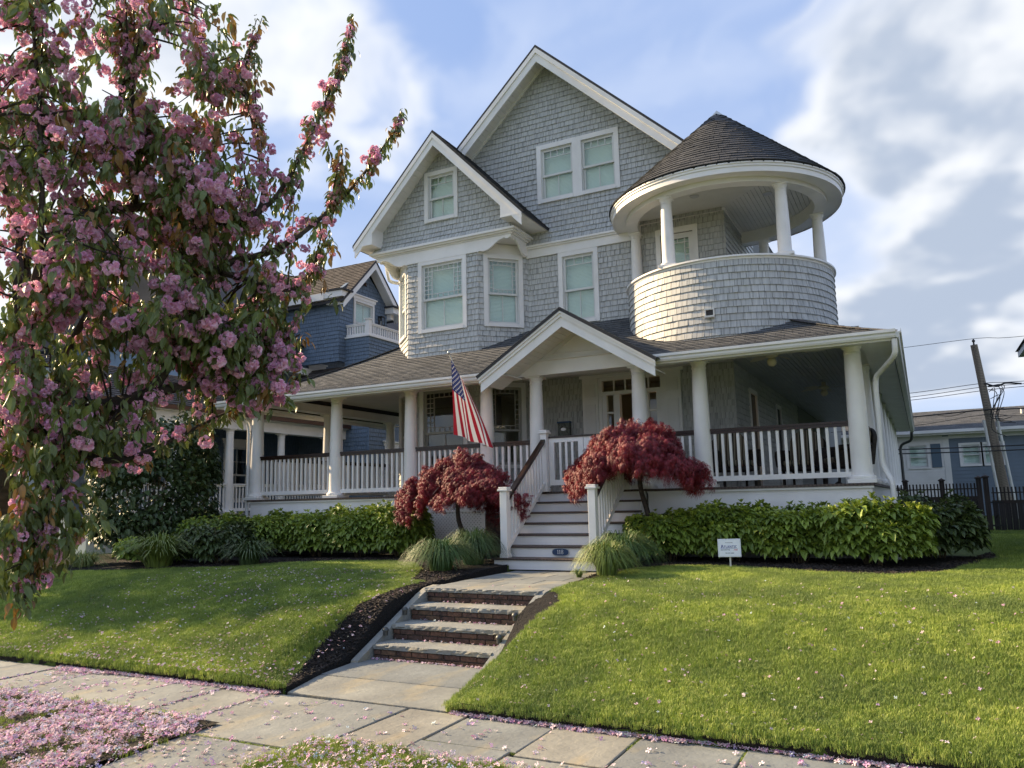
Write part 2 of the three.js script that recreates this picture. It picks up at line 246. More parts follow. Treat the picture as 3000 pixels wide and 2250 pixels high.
// a double-hung window in its casing; a0..b1 is the casing's outer edge. Returns the opening cut into the wall
function winHole(a0, a1, b0, b1, cas = 0.1) { return [a0 + cas, a1 - cas, b0 + cas * 0.8, b1 - cas]; }
function win(f, parent, a0, a1, b0, b1, o = {}) {
  const { cas = 0.1, upper = 'top', n = 3, blind = M.blind, sash = M.sash, split = 0.47, lower = 2, label, drop = 1, head } = o, w = sub('window', parent);
  if (label) w.userData.label = label;
  const [x0, x1, y0, y1] = winHole(a0, a1, b0, b1, cas), P = 0.002;
  put('casing', [fbox(f, a0, x0, b0, b1, 0.0, 0.045), fbox(f, x1, a1, b0, b1, 0.0, 0.045), fbox(f, x0, x1, y1, b1, 0.0, 0.043), fbox(f, x0 - 0.01, x1 + 0.01, b0 + 0.001, y0, -0.05, 0.06)], M.wood, w);
  const jam = [fbox(f, x0, x0 + 0.018, y0, y1, -0.12, -0.002), fbox(f, x1 - 0.018, x1, y0, y1, -0.12, -0.002), fbox(f, x0 + 0.018, x1 - 0.018, y1 - 0.018, y1, -0.12, -0.002), fbox(f, x0 + 0.018, x1 - 0.018, y0, y0 + 0.012, -0.12, -0.05)];
  put('jamb', jam, sash, w);
  const u0 = x0 + 0.02, u1 = x1 - 0.02, v0 = y0 + 0.014, v1 = y1 - 0.02, vm = mix(v0, v1, split), st = 0.04;
  const sashBuild = (p0, p1, q0, q1, c, vs, hs, cells, name) => {
    const g = [fbox(f, p0, p0 + st, q0, q1, c - 0.018, c + 0.018), fbox(f, p1 - st, p1, q0, q1, c - 0.018, c + 0.018), fbox(f, p0 + st, p1 - st, q1 - st, q1, c - 0.018, c + 0.018), fbox(f, p0 + st, p1 - st, q0, q0 + st * 1.2, c - 0.018, c + 0.018)];
    for (const [s0, s1, t0, t1] of vs.concat(hs)) g.push(fbox(f, s0, s1, t0, t1, c - 0.013, c + 0.014));
    put(name, g, sash, w);
    for (const [s0, s1, t0, t1] of cells) put('pane', fbox(f, s0, s1, t0, t1, c - 0.003, c + 0.001), M.glass, w);
  };
  const mw = 0.016;
  const grid = (p0, p1, q0, q1, style) => {             // inner rectangle -> muntins and panes
    const vs = [], hs = [], cells = [], G = (s0, s1, t0, t1, nx, ny) => {
      for (let i = 0; i < nx; i++) for (let j = 0; j < ny; j++) cells.push([mix(s0, s1, i / nx) + (i ? mw / 2 : 0), mix(s0, s1, (i + 1) / nx) - (i < nx - 1 ? mw / 2 : 0), mix(t0, t1, j / ny) + (j ? mw / 2 : 0), mix(t0, t1, (j + 1) / ny) - (j < ny - 1 ? mw / 2 : 0)]);
      for (let i = 1; i < nx; i++) { const s = mix(s0, s1, i / nx); vs.push([s - mw / 2, s + mw / 2, t0, t1]); }
      for (let j = 1; j < ny; j++) { const t = mix(t0, t1, j / ny); for (let i = 0; i < nx; i++) hs.push([mix(s0, s1, i / nx) + (i ? mw / 2 : 0), mix(s0, s1, (i + 1) / nx) - (i < nx - 1 ? mw / 2 : 0), t - mw / 2, t + mw / 2]); }
    };
    if (style === 'top') { const t = q1 - 0.155; G(p0, p1, t + mw / 2, q1, n, 1); hs.push([p0, p1, t - mw / 2, t + mw / 2]); cells.push([p0, p1, q0, t - mw / 2]); }
    else if (style === 'plain') G(p0, p1, q0, q1, lower, 1);
    else if (style === 'grid') G(p0, p1, q0, q1, 2, 2);
    else {
      const nc = style === 'border2' ? 2 : 1, s = Math.min(0.1, (p1 - p0) * 0.13), L = p0 + s * nc, Rr = p1 - s * nc, b = q0 + s, t = q1 - s, ny = Math.round((q1 - q0) / s / (nc > 1 ? 1.05 : 1.35));
      G(p0, L - mw / 2, q0, q1, nc, ny); G(Rr + mw / 2, p1, q0, q1, nc, ny); vs.push([L - mw / 2, L + mw / 2, q0, q1], [Rr - mw / 2, Rr + mw / 2, q0, q1]);
      const m0 = L + mw / 2, m1 = Rr - mw / 2, k = Math.max(2, Math.round((m1 - m0) / s / 1.3)); G(m0, m1, t + mw / 2, q1, k, 1); G(m0, m1, q0, b - mw / 2, nc > 1 ? k : k, 1);
      hs.push([m0, m1, t - mw / 2, t + mw / 2], [m0, m1, b - mw / 2, b + mw / 2]); cells.push([m0, m1, b + mw / 2, t - mw / 2]);
    }
    return [vs, hs, cells];
  };
  sashBuild(u0, u1, vm - 0.02, v1, -0.03, ...grid(u0 + st, u1 - st, vm - 0.02 + st * 1.2, v1 - st, upper), 'upper_sash');
  sashBuild(u0, u1, v0, vm + 0.02, -0.07, ...grid(u0 + st, u1 - st, v0 + st * 1.2, vm + 0.02 - st, o.lowStyle || 'plain'), 'lower_sash');
  if (blind) put('blind', blindGeo(f, u0, u1, mix(v1, v0, drop), v1, -0.135), blind, w);
  return [x0, x1, y0, y1];
}
function column(parent, x, z, y0, y1, r, o = {}) {
  const c = sub('column', parent), t = o.top ?? 0.8, H = y1 - y0, s = r / 0.14;
  const rise = 0.055 * s;
  put('plinth', rbox(x - r * 1.36, x + r * 1.36, y0, y0 + rise, z - r * 1.36, z + r * 1.36, 0.006), M.white, c);
  const pts = [[r * 1.3, rise], [r * 1.34, rise + 0.02 * s], [r * 1.28, rise + 0.045 * s], [r * 1.1, rise + 0.055 * s], [r * 1.06, rise + 0.075 * s], [r * 1.01, rise + 0.1 * s]];
  for (let i = 1; i <= 8; i++) { const k = i / 9; pts.push([r * mix(1, t, Math.pow(k, 1.7)), mix(rise + 0.1 * s, H - 0.14 * s, k)]); }
  pts.push([r * t, H - 0.14 * s], [r * t * 1.08, H - 0.133 * s], [r * t * 1.08, H - 0.118 * s], [r * t, H - 0.11 * s], [r * t * 1.02, H - 0.075 * s], [r * t * 1.22, H - 0.042 * s], [r * t * 1.24, H - 0.03 * s]);
  const g = new THREE.LatheGeometry([new THREE.Vector2(0.001, rise), ...pts.map((p) => new THREE.Vector2(...p)), new THREE.Vector2(0.001, H - 0.03 * s)], 32);
  g.translate(x, y0, z); put('shaft', toCreasedNormals(g, 0.6), M.white, c);
  const q = r * t * 1.3; put('capital', rbox(x - q, x + q, y1 - 0.03 * s, y1, z - q, z + q, 0.004), M.white, c);
  return c;
}
function railing(parent, p0, p1, yf, o = {}) {          // from p0 to p1 in [x, z]
  const { top = 0.96, low = 0.10, gap = 0.132, w = 0.044, m = M.rail } = o, r = sub('railing', parent), L = Math.hypot(p1[0] - p0[0], p1[1] - p0[1]), ang = Math.atan2(-(p1[1] - p0[1]), p1[0] - p0[0]), f = face(p0[0], p0[1], ang);
  put('top_rail', [fbox(f, 0, L, yf + top, yf + top + 0.035, -0.06, 0.06), fbox(f, 0.002, L - 0.002, yf + top - 0.05, yf + top - 0.001, -0.04, 0.04)], m, r);
  put('bottom_rail', fbox(f, 0, L, yf + low, yf + low + 0.085, -0.03, 0.03), M.white, r);
  const n = Math.max(2, Math.round(L / gap));
  for (let i = 0; i < n; i++) { const a = (i + 0.5) * L / n; put('baluster', fbox(f, a - w / 2, a + w / 2, yf + low + 0.085, yf + top - 0.05, -w / 2, w / 2), M.white, r); }
  return r;
}
function alongX(profile, x0, x1) {                      // [z, y] outline carried along x
  const g = new THREE.ExtrudeGeometry(new THREE.Shape(profile.map((p) => new THREE.Vector2(...p))), { depth: x1 - x0, bevelEnabled: false });
  g.applyMatrix4(new THREE.Matrix4().makeBasis(V(0, 0, 1), V(0, 1, 0), V(-1, 0, 0)).setPosition(x1, 0, 0)); return g;
}
function ring(pts, seg = 96, ph0 = 0, ph1 = Math.PI * 2) { return toCreasedNormals(new THREE.LatheGeometry(pts.map((p) => new THREE.Vector2(...p)), seg, ph0, ph1 - ph0), 0.5); }
function surf(fn, nu, nv) {                             // a sheet: fn(u, v) -> Vector3
  const pos = [], ix = []; for (let j = 0; j <= nv; j++) for (let i = 0; i <= nu; i++) { const p = fn(i / nu, j / nv); pos.push(p.x, p.y, p.z); }
  for (let j = 0; j < nv; j++) for (let i = 0; i < nu; i++) { const a = j * (nu + 1) + i; ix.push(a, a + 1, a + nu + 2, a, a + nu + 2, a + nu + 1); }
  const g = new THREE.BufferGeometry(); g.setAttribute('position', new THREE.BufferAttribute(new Float32Array(pos), 3)); g.setIndex(ix); g.computeVertexNormals(); return g;
}

// ---------- the shingled house ----------
const FL = 1.985, ZW = -15.85, XR = -3.17, XL = -11.15, ZE = -12.84, YE = 4.21, ZC = -13.62, ZB = -40;
const roofY = (s) => YE + 0.36 * s + 0.043 * s * s;
const house = thing('shingled_house', 'large grey shingled house with round corner tower, gables and wraparound white porch', 'house', [-7, 0.7, -16]);
{
  // front wall of the main body, porch to band
  const F = face(0, ZW, 0), doorHole = [-6.02, -4.62, 1.9, 4.44], w2 = [-6.91, -5.95, 5.70, 7.385], dTow = [-4.62, -3.72, 5.35, 7.5];
  const holesA = [doorHole, winHole(...w2), [dTow[0] + 0.1, dTow[1] - 0.1, dTow[2], dTow[3] - 0.1]];
  const outA = [[-7.72, 1.9], [XR, 1.9], [XR, 7.598], [-7.72, 7.598]];
  const wall = put('front_wall', wallGeo(F, outA, holesA, -0.2, 0), M.back, house);
  putShingles(shingle(F, [[-7.7, 2.0], [XR + 0.014, 2.0], [XR + 0.014, 7.375], [-7.7, 7.375]], [[-6.42, -4.24, 1.9, 4.6], w2, dTow], { seed: 3 }).concat(shingle(F, [[-4.92, 7.375], [XR + 0.014, 7.375], [XR + 0.014, 7.73], [-4.92, 7.73]], [dTow], { seed: 4 })), M.shingle, wall);
  win(F, house, ...w2, { n: 3, blind: M.blindDark });
  // band above
  put('frieze_band', [fbox(F, -7.7, -4.93, 7.385, 7.58, 0, 0.05), fbox(F, -7.7, -4.93, 7.58, 7.62, 0, 0.09), fbox(F, -7.7, -4.93, 7.62, 7.66, 0, 0.13)], M.white, house);
  // main gable
  const RX = -7.11, RY = 12.33, SL = 0.945, gw = [-7.375, -5.35, 8.645, 10.07], mid = -6.3625;
  const flare = (b) => 0.11 * Math.pow(clamp((8.15 - b) / 0.5), 2), Fg = (a, b, c = 0) => F(a, b, c + flare(b));
  const outG = [[-11.15, 7.6], [XR, 7.6], [XR, RY - 0.2 - SL * (XR - RX)], [RX, RY - 0.2], [-11.15, RY - 0.2 - SL * (RX + 11.15)]];
  const hL = winHole(gw[0], mid, gw[2], gw[3], 0.11), hR = winHole(mid, gw[1], gw[2], gw[3], 0.11);
  const gWall = put('gable_wall', wallGeo(F, outG, [hL, hR], -0.2, 0), M.back, house);
  putShingles(shingle(Fg, [[-9.6, 7.66], [XR, 7.66], [XR, RY - 0.16 - SL * (XR - RX)], [RX, RY - 0.16], [-9.6, RY - 0.16 - SL * (RX + 9.6)]], [gw], { seed: 5 }), M.shingle, gWall);
  win(F, house, gw[0], mid - 0.0005, gw[2], gw[3], { n: 4, cas: 0.11 }); win(F, house, mid + 0.0005, gw[1], gw[2], gw[3], { n: 4, cas: 0.11 });
  // main roof
  const rz = -15.33, chev = (ex, t0, t1, x, y, s) => [[x - ex, y - t0 - s * ex], [x, y - t0], [x + ex, y - t0 - s * ex], [x + ex, y - t1 - s * ex], [x, y - t1], [x - ex, y - t1 - s * ex]].reverse();
  const half = (sgn, ex, t0, t1, x, y, s, x0 = 0) => { const q = [[x + sgn * x0, y - t0 - s * x0], [x + sgn * ex, y - t0 - s * ex], [x + sgn * ex, y - t1 - s * ex], [x + sgn * x0, y - t1 - s * x0]]; return sgn > 0 ? q.reverse() : q; };
  const mr = put('main_roof', [poly(half(-1, 4.35, 0, 0.07, RX, RY, SL), ZB, rz), poly(half(1, 3.95, 0, 0.07, RX, RY, SL), ZB, rz)], M.roofEdge, house);
  for (const s of [-1, 1]) {
    const rx = s > 0 ? 3.9 : 4.35;
    put('rake_board', [poly(half(s, rx, 0.075, 0.41, RX, RY, SL), rz - 0.07, rz - 0.03), poly(half(s, rx, 0.071, 0.2, RX, RY, SL), rz - 0.03, rz + 0.0)], M.white, house);
    const soff = []; for (let e = 0.02; e < rx - 0.1; e += 0.105) soff.push(poly(half(s, Math.min(rx, e + 0.098), 0.21, 0.23, RX, RY, SL, e), ZW, rz - 0.07));
    put('soffit', soff, M.white, house, 'stuff');
    put('frieze_moulding', poly(half(s, Math.min(rx, 4.0), 0.23, 0.31, RX, RY, SL), ZW + 0.002, ZW + 0.05), M.white, house);
  }
  // left gable above the bay
  const GX = -9.42, GY = 10.42, GS = 1.045, GZ = -14.97, FG = face(0, GZ, 0), fw = [-9.94, -9.02, 8.38, 9.63], fl2 = (b) => 0.13 * Math.pow(clamp((8.3 - b) / 0.45), 2), FG2 = (a, b, c = 0) => FG(a + (a - GX) * 0.03 * fl2(b) / 0.13, b, c + fl2(b));
  const gx0 = -11.33, gx1 = -7.66, gy = (x) => GY - 0.2 - GS * Math.abs(x - GX);
  const lw = put('bay_gable_wall', [wallGeo(FG, [[gx0, 7.8], [gx1, 7.8], [gx1, gy(gx1)], [GX, gy(GX)], [gx0, gy(gx0)]], [winHole(...fw)], -0.15, 0), box(gx1 - 0.15, gx1, 7.8, gy(gx1), ZW, GZ - 0.151), box(gx0, gx0 + 0.15, 7.8, gy(gx0), -18, GZ - 0.151)], M.back, house);
  putShingles(shingle(FG2, [[gx0, 7.86], [gx1, 7.86], [gx1, gy(gx1) + 0.03], [GX, gy(GX) + 0.03], [gx0, gy(gx0) + 0.03]], [fw], { seed: 7 })
    .concat(shingle(((f) => (a, b, c = 0) => f(a, b, c + fl2(b) * 0.6))(face(gx1, GZ, Math.PI / 2)), [[-0.12, 7.86], [0.88, 7.86], [0.88, 8.36], [-0.12, 8.36]], [], { seed: 8 })), M.shingle, lw);
  win(FG, house, ...fw, { n: 3 });
  const gz = -14.48; put('bay_gable_roof', poly(chev(2.3, 0, 0.06, GX, GY, GS), -19.5, gz), M.roofEdge, house);
  { // its right slope, seen from below
    const k = Math.hypot(1, GS), sl = (a, b, c = 0) => V(GX + 2.31 - b / k + c * GS / k, GY - GS * 2.31 + b * GS / k + c / k + 0.003, gz - a);
    putShingles(shingle(sl, [[-0.02, 0], [4, 0], [4, 3.33], [-0.02, 3.33]], [], { seed: 9, h: 0.14, wmin: 0.16, wmax: 0.34, t0: 0.014 }), M.roofDark, house, 'roof_shingles');
  }
  for (const s of [-1, 1]) {
    put('rake_board', [poly(half(s, 2.25, 0.065, 0.36, GX, GY, GS), gz - 0.06, gz - 0.025), poly(half(s, 2.27, 0.062, 0.18, GX, GY, GS), gz - 0.025, gz)], M.white, house);
    const soff = []; for (let e = 0.02; e < 1.8; e += 0.105) soff.push(poly(half(s, e + 0.098, 0.2, 0.22, GX, GY, GS, e), GZ, gz - 0.06));
    put('soffit', soff, M.white, house, 'stuff');
    const xi = GX + s * 1.74, xo = GX + s * 2.24, yb = 7.99, ln = [[xi, yb], [xo, yb], [xo, GY - 0.07 - GS * 2.24], [xi, GY - 0.07 - GS * 1.74]];
    put('eave_return', [poly(s > 0 ? ln : ln.reverse(), s > 0 ? ZW + 0.01 : -19, gz - 0.027), box(xi, xo + s * 0.03, yb - 0.03, yb - 0.001, s > 0 ? ZW + 0.01 : -19, gz - 0.02)], M.white, house);
  }
  // cornice and frieze over the bay
  const cz = GZ + 0.0; 
  put('bay_cornice', [box(gx0 - 0.02, gx1 + 0.02, 7.46, 7.74, GZ - 0.06, GZ), box(gx0 - 0.04, gx1 + 0.04, 7.74, 7.775, GZ - 0.05, GZ + 0.04), box(gx0 - 0.1, gx1 + 0.1, 7.775, 7.81, GZ - 0.05, GZ + 0.1), box(gx0 - 0.15, gx1 + 0.15, 7.81, 7.86, GZ - 0.05, GZ + 0.15),
    box(gx1 - 0.02, gx1 + 0.04, 7.74, 7.775, ZW, GZ - 0.051), box(gx1 - 0.02, gx1 + 0.1, 7.775, 7.81, ZW, GZ - 0.051), box(gx1 - 0.02, gx1 + 0.15, 7.81, 7.86, ZW, GZ - 0.051)].slice(1), M.white, house);
  const scallop = (L, y0, y1, yt) => { const s = new THREE.Shape(); s.moveTo(0, yt); s.lineTo(0, y0); s.quadraticCurveTo(0.06, y0 + 0.05, 0.12, y0 + 0.01); s.bezierCurveTo(L * 0.45, y0 - 0.01, L * 0.5, y1 - 0.02, L * 0.76, y1); s.quadraticCurveTo(L * 0.8, y1 + 0.03, L * 0.84, y1 - 0.005); s.quadraticCurveTo(L * 0.9, y1 - 0.03, L * 0.95, y1 + 0.01); s.lineTo(L, y1); s.lineTo(L, yt); s.closePath(); return s; };
  const ex = (s, d) => new THREE.ExtrudeGeometry(s, { depth: d, bevelEnabled: false, curveSegments: 10 });
  const front = [box(-10.47, -8.53, 7.46, 7.738, GZ - 0.03, GZ + 0.02)]; let g;
  put('frieze_board', front, M.white, house);
  const sc = scallop(0.87, 7.44, 7.66, 7.738);
  g = ex(sc, 0.05); g.translate(-8.528, 0, GZ - 0.03); put('bracket_valance', g, M.white, house);
  g = ex(sc, 0.05); g.applyMatrix4(new THREE.Matrix4().makeBasis(V(-1, 0, 0), V(0, 1, 0), V(0, 0, -1)).setPosition(-10.472, 0, GZ + 0.02)); put('bracket_valance', g, M.white, house);
  const sd = scallop(0.84, 7.40, 7.66, 7.738);
  g = ex(sd, 0.05); g.applyMatrix4(new THREE.Matrix4().makeBasis(V(0, 0, 1), V(0, 1, 0), V(-1, 0, 0)).setPosition(gx1 + 0.0, 0, ZW + 0.01)); put('bracket_valance', g, M.white, house);
  g = ex(sd, 0.05); g.applyMatrix4(new THREE.Matrix4().makeBasis(V(0, 0, 1), V(0, 1, 0), V(-1, 0, 0)).setPosition(gx0 + 0.05, 0, ZW + 0.01)); put('bracket_valance', g, M.white, house);
  put('bay_soffit', box(gx0 + 0.052, gx1 - 0.052, 7.7, 7.735, ZW, GZ - 0.032), M.white, house);
  // the bay: three faces, porch floor to cornice
  const bays = [[face(-11.3, ZW, -Math.PI / 4), 1.2, 'l'], [face(-10.45, -15.0, 0), 1.9, 'f'], [face(-8.55, -15.0, Math.PI / 4), 1.2, 'r']];
  for (const [f, L, k] of bays) {
    const up = k === 'f' ? [0.30, 1.62, 5.74, 7.47] : [0.13, 1.07, 5.74, 7.44], lo = k === 'f' ? [0.33, 1.6, 2.55, 4.47] : [0.13, 1.07, 2.55, 4.47];
    const bw = put('bay_wall', wallGeo(f, [[0, 1.9], [L, 1.9], [L, 7.7], [0, 7.7]], [winHole(...up), winHole(...lo)], -0.14, 0), M.back, house);
    putShingles(shingle(f, [[-0.006, 2.0], [L + 0.006, 2.0], [L + 0.006, 7.5], [-0.006, 7.5]], [up, lo, ...(k === 'f' ? [] : [[0, L, 7.43, 7.6]])], { seed: 11 + L * 10 + (k === 'l' ? 3 : 0), b0: 2.025 }), M.shingle, bw);
    win(f, house, ...up, { upper: k === 'f' ? 'border2' : 'border1', split: 0.46, blind: k === 'r' ? M.blindDark : M.blind });
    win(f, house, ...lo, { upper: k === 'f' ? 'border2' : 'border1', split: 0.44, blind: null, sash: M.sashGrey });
    if (k !== 'f') put('head_board', fbox(f, 0.0, L, 7.43, 7.69, 0.0, 0.02), M.white, house);
  }
  // side and back walls
  const FR = face(XR, ZW - 0.201, Math.PI / 2), sideD = [1.2, 2.1, FL, 4.15], side2 = [4.7, 5.5, FL, 4.15];
  const sw = put('side_wall', wallGeo(FR, [[0, 1.9], [24, 1.9], [24, 8.6], [0, 8.6]], [[1.3, 2.0, FL, 4.05], [4.8, 5.4, FL, 4.05]], -0.2, 0), M.back, house);
  putShingles(shingle((a, b, c) => FR(a - 0.2, b, c), [[-0.014, 2.0], [9, 2.0], [9, 4.6], [-0.014, 4.6]], [[1.4, 2.3, 1.9, 4.15], [4.9, 5.7, 1.9, 4.15]], { seed: 21, b0: 2.0 }).concat(shingle((a, b, c) => FR(a - 0.2, b, c), [[-0.014, 5.275], [3.2, 5.275], [3.2, 8], [-0.014, 8]], [], { seed: 22, b0: 2.0 })), M.shingle, sw);
  for (const d of [sideD, side2]) put('side_door_casing', [fbox(FR, d[0], d[0] + 0.1, d[2], d[3], 0, 0.04), fbox(FR, d[1] - 0.1, d[1], d[2], d[3], 0, 0.04), fbox(FR, d[0] + 0.1, d[1] - 0.1, d[3] - 0.1, d[3], 0, 0.04)], M.white, house);
  put('side_wall', [box(XL, XL + 0.2, 1.9, 8.6, ZB, ZW - 0.01), box(XL + 0.2, XR - 0.2, 1.9, 8.6, ZB, ZB + 0.2)], M.back, house);
  put('upper_floor', [box(XL + 0.21, XR - 0.21, 4.95, 5.15, ZB + 0.21, ZW - 0.21), box(XL + 0.21, XR - 0.21, 7.9, 8.05, ZB + 0.21, ZW - 0.21)], M.room, house);
  put('inner_wall', [box(XL + 0.21, XR - 0.21, 1.99, 4.94, -20.6, -20.5)], M.room, house);
  // front door surround
  const D = F, ds = put('door_surround', [fbox(D, -6.42, -6.06, FL, 4.44, 0, 0.06), fbox(D, -4.60, -4.24, FL, 4.44, 0, 0.06), fbox(D, -6.48, -4.18, 4.44, 4.6, 0, 0.08), fbox(D, -6.06, -5.98, FL, 4.44, -0.1, 0.03), fbox(D, -4.68, -4.60, FL, 4.44, -0.1, 0.03), fbox(D, -5.98, -4.68, 4.36, 4.44, -0.1, 0.03),
    fbox(D, -5.98, -4.68, 4.04, 4.12, -0.1, 0.03), fbox(D, -5.98, -5.64, FL, 2.5, -0.08, 0.01), fbox(D, -5.02, -4.68, FL, 2.5, -0.08, 0.01), fbox(D, -5.64, -5.58, FL, 4.04, -0.1, 0.03), fbox(D, -5.08, -5.02, FL, 4.04, -0.1, 0.03),
    ...[-5.98, -4.78].flatMap((a, i) => [fbox(D, a, a + 0.1, 2.5, 4.04, -0.08, 0.01), fbox(D, i ? -5.02 : -5.73, i ? -4.95 : -5.64, 2.5, 4.04, -0.08, 0.01), fbox(D, a, a + 0.34, 3.85, 4.04, -0.08, 0.009)].slice(0, 2))], M.white, house);
  put('door_panel_moulding', [-6.36, -4.54].flatMap((a) => [fbox(D, a, a + 0.24, 4.02, 4.3, 0.06, 0.075), fbox(D, a, a + 0.24, 2.2, 3.86, 0.06, 0.075)]).map((g) => g), M.wood, house, 'stuff');
  for (const [s0, s1] of [[-5.88, -5.73], [-4.95, -4.78]]) {
    put('sidelight_bars', [2.9, 3.28, 3.66].map((y) => fbox(D, s0, s1, y - 0.02, y + 0.02, -0.06, -0.01)), M.white, house, 'stuff');
    for (let i = 0; i < 4; i++) put('pane', fbox(D, s0, s1, 2.52 + i * 0.38, 2.88 + i * 0.38, -0.04, -0.036), M.glass, house);
  }
  for (let i = 0; i < 5; i++) put('pane', fbox(D, -5.97 + i * 0.257, -5.73 + i * 0.257, 4.12, 4.36, -0.04, -0.036), M.glass, house);
  put('transom_bars', [1, 2, 3, 4].map((i) => fbox(D, -5.985 + i * 0.257, -5.965 + i * 0.257, 4.12, 4.36, -0.06, 0.0)), M.white, house, 'stuff');
  // tower door
  const td = sub('balcony_door', house);
  put('casing', [fbox(F, dTow[0], dTow[0] + 0.1, dTow[2], dTow[3], 0, 0.045), fbox(F, dTow[1] - 0.1, dTow[1], dTow[2], dTow[3], 0, 0.045), fbox(F, dTow[0] + 0.1, dTow[1] - 0.1, dTow[3] - 0.12, dTow[3], 0, 0.045)], M.white, td);
  { const x0 = dTow[0] + 0.1, x1 = dTow[1] - 0.1, y0 = dTow[2], y1 = dTow[3] - 0.12, c0 = -0.08, c1 = -0.04, e = 0.11, s = 0.085;
    put('door_leaf', [fbox(F, x0, x0 + e, y0, y1, c0, c1), fbox(F, x1 - e, x1, y0, y1, c0, c1), fbox(F, x0 + e, x1 - e, y1 - e, y1, c0, c1), fbox(F, x0 + e, x1 - e, y0, y0 + 0.4, c0, c1),
      fbox(F, x0 + e + s, x0 + e + s + 0.016, y0 + 0.4, y1 - e, c0, c1 - 0.006), fbox(F, x1 - e - s - 0.016, x1 - e - s, y0 + 0.4, y1 - e, c0, c1 - 0.006), fbox(F, x0 + e, x1 - e, y1 - e - s - 0.016, y1 - e - s, c0 + 0.004, c1 - 0.004), ...[1, 2, 3, 4, 5, 6, 7].flatMap((k) => [fbox(F, x0 + e, x0 + e + s, y1 - e - s - k * 0.14 - 0.016, y1 - e - s - k * 0.14, c0, c1 - 0.008), fbox(F, x1 - e - s, x1 - e, y1 - e - s - k * 0.14 - 0.016, y1 - e - s - k * 0.14, c0, c1 - 0.008)]), fbox(F, (x0 + x1) / 2 - 0.008, (x0 + x1) / 2 + 0.008, y1 - e - s, y1 - e, c0, c1 - 0.008)], M.white, td);
    put('pane', fbox(F, x0 + e, x1 - e, y0 + 0.4, y1 - e, -0.062, -0.058), M.glass, td); put('blind', blindGeo(F, x0 + e, x1 - e, y0 + 0.4, y1 - e, -0.11), M.blindDark, td); }
}
